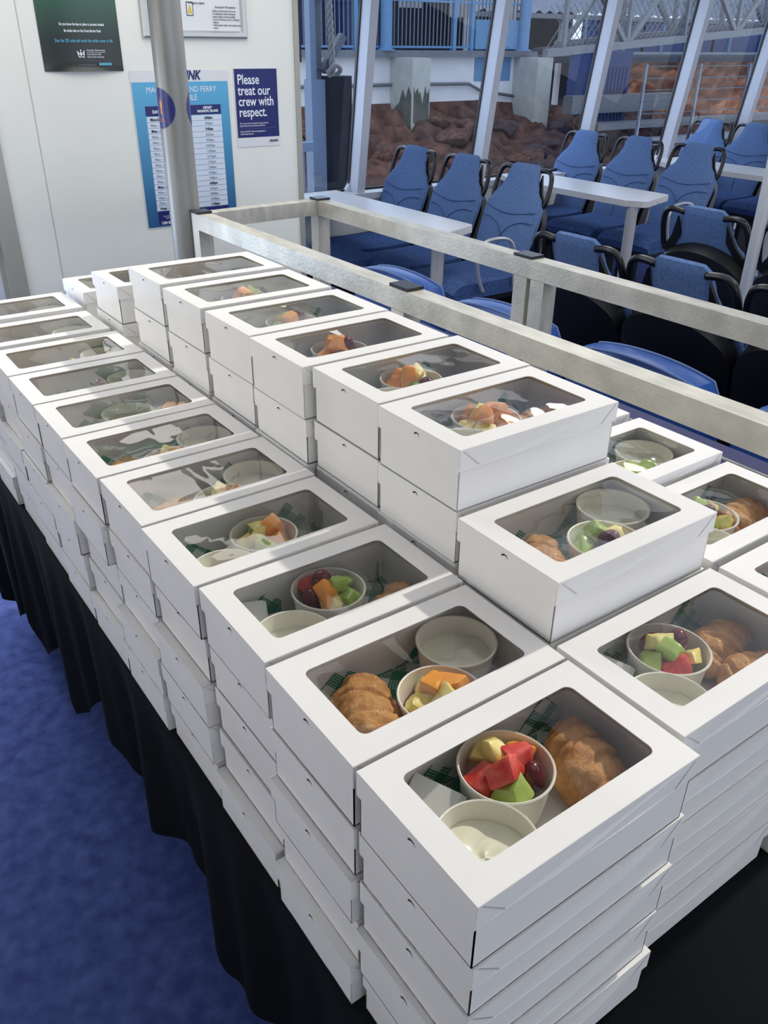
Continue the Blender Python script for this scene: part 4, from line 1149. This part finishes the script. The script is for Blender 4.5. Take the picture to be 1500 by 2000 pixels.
# things under the gangway
b = nb(); box(b, 10.7, 24, 14.2, 14.5, -.6, 1.29); tag(obj('under_pier_shadow', b, M['dark']), 'dark slab painted as the shade under the quay beyond the concrete pillar', 'wall')  # flat slab, its dark colour stands for shade under the quay
p = thing('blue_container', 'dark blue steel container under the gangway', 'container', (11.6, 10.2, .35))
b = nb(); box(b, 0, .64, 0, .8, 0, 1.15)
for k in range(7): box(b, .02+k*.085, .06+k*.085, -.015, 0, .03, .92)
obj('container_body', b, M['blued'], p)
for i, (x0, x1, y, z, h, m) in enumerate(((10.7, 20, 9.4, .52, .10, 'grey'), (11.2, 20, 9.0, .30, .09, 'zinc'), (12.4, 21, 8.6, .12, .09, 'grey'))):
    b = nb(); box(b, x0, x1, y, y+.25, z-h, z); tag(obj('pontoon_beam', b, M[m]), '%s horizontal pontoon beam below the gangway' % ['upper grey', 'middle pale', 'lowest grey'][i], 'beam', 'pontoon beams')
b = nb(); box(b, 10.9, 11.7, 13.2, 13.3, .2, 1.29); tag(obj('shade_panel', b, M['dark']), 'black panel painted as the shade between the weathered pillar and the blue container', 'panel')  # panel coloured black in place of the shade beside the container
b = nb(); prism(b, [(10.6, 9.9), (13.2, 9.9), (13.2, 10.1), (10.6, 10.1)], .62, .88); bevel(b, .03, 2); tag(obj('ramp_side', b, M['grey']), 'grey ramp side beam at the foot of the blue container', 'beam')
p = thing('pontoon_railing', 'thin grey wire railing on the pontoon below the gangway', 'railing', (11, 8.9, .3))
for k in range(6):
    b = nb(); tube(b, [(0, 0, .22+k*.16), (9, 0, .22+k*.16)], .010, 6); obj('rail', b, M['grey'], p)
for k in range(7):
    b = nb(); box(b, k*1.3, k*1.3+.04, -.02, .02, -.02, 1.05); obj('post', b, M['zinc'], p)
b = nb(); g = []
for i in range(91):
    col = []
    for j in range(25):
        x = 13.5+9*i/90; z = .2+1.15*j/24; q = Vector((x*2, 0, z*2)); d, _ = noise.voronoi(q)
        col.append(b.verts.new((x, 12.6-.35*(d[1]-d[0])+.35*j/24+.1*noise.noise(q*3), z)))
    g.append(col)
for i in range(90):
    for j in range(24): b.faces.new((g[i][j], g[i+1][j], g[i+1][j+1], g[i][j+1]))
tag(obj('rock_bank', b, M['rocko']), 'orange rock bank beyond the pontoon railing at the right', 'rocks', kind='stuff')
p = thing('blue_fence', 'blue fence panels above the orange rock bank', 'fence', (14, 13.0, 1.4))
b = nb(); box(b, 0, 9, 0, .04, .05, .6); obj('panel', b, M['blued'], p)
b = nb(); box(b, 0, 9, -.04, 0, .0, .05); obj('rail', b, M['zinc'], p)
for k in range(8):
    b = nb(); box(b, k*1.2, k*1.2+.05, -.05, 0, 0, .7); obj('post', b, M['blue'], p)

# mooring post, fender and rope outside the first window
p = thing('mooring_post', 'pale grey steel mooring post outside the first window', 'post', (3.16, 5.4, -.6))
b = nb(); box(b, -.06, .055, -.05, .05, 0, 1.98); bevel(b, .008); obj('lower_column', b, M['ironblue'], p)
b = nb(); box(b, -.055, -.01, -.04, .03, 1.98, 3.3); obj('upright', b, M['ironblue'], p)
b = nb(); box(b, -.008, .045, -.02, .03, 1.98, 3.3); obj('web_plate', b, M['grey'], p)
b = nb(); box(b, -.075, .0, -.075, -.045, 1.28, 1.36); bevel(b, .004); obj('bracket', b, M['zinc'], p)
p = thing('fender', 'tall dark navy rubber fender strapped to the mooring post', 'fender', (3.335, 5.38, .3))
b = nb(); prism(b, [(-.13, -.02), (-.09, -.075), (.07, -.075), (.11, -.02), (.11, .09), (-.13, .09)], 0, 1.10); bevel(b, .012, 2)
obj('rubber_block', b, M['fender'], p)
p = thing('mooring_cleat', 'grey square steel horn sticking up beside the rope', 'cleat', (3.28, 5.36, 1.45))
b = nb(); beam(b, (-.08, .0, -.02), (.09, 0, .20), .05, .05); beam(b, (-.10, 0, .42), (.12, 0, .66), .05, .05); bevel(b, .004); obj('horn', b, M['grey'], p)
b = nb(); pts = []
for s in range(3):
    tube(b, [(3.245+.012*math.cos(k*.55+s*2.1)-.0006*k, 5.30+.012*math.sin(k*.55+s*2.1), 1.42+.012*k) for k in range(52)], .0125, 7)
tube(b, smoothpath([(3.20, 5.30, 1.42), (3.25, 5.27, 1.47), (3.31, 5.30, 1.44), (3.28, 5.33, 1.40), (3.22, 5.31, 1.41)], 6), .016, 7)
tag(obj('mooring_rope', b, M['rope'], smooth=True), 'frayed grey rope hanging down onto the black fender', 'rope')
p = thing('deck_rail', 'pale blue deck handrail outside beside the mooring post', 'railing', (2.9, 5.3, 0))
b = nb(); box(b, -.9, .16, -.03, .03, .93, .99); bevel(b, .006); obj('rail', b, M['ironblue'], p)
for x in (.06, -.6):
    b = nb(); box(b, x-.025, x+.025, -.02, .02, -.05, .93); obj('post', b, M['ironblue'], p)
b = nb(); box(b, -2.5, 4.2, 4.99, 6.0, -.12, -.02); tag(obj('side_deck', b, M['grey']), 'grey side deck outside the windows', 'deck')
# bright locker outside the doorway
b = nb(); box(b, -1.2, .9, 4.6, 4.7, 0, 2.2); tag(obj('locker_panel', b, M['white']), 'pale panel outside the doorway at the far left', 'panel')
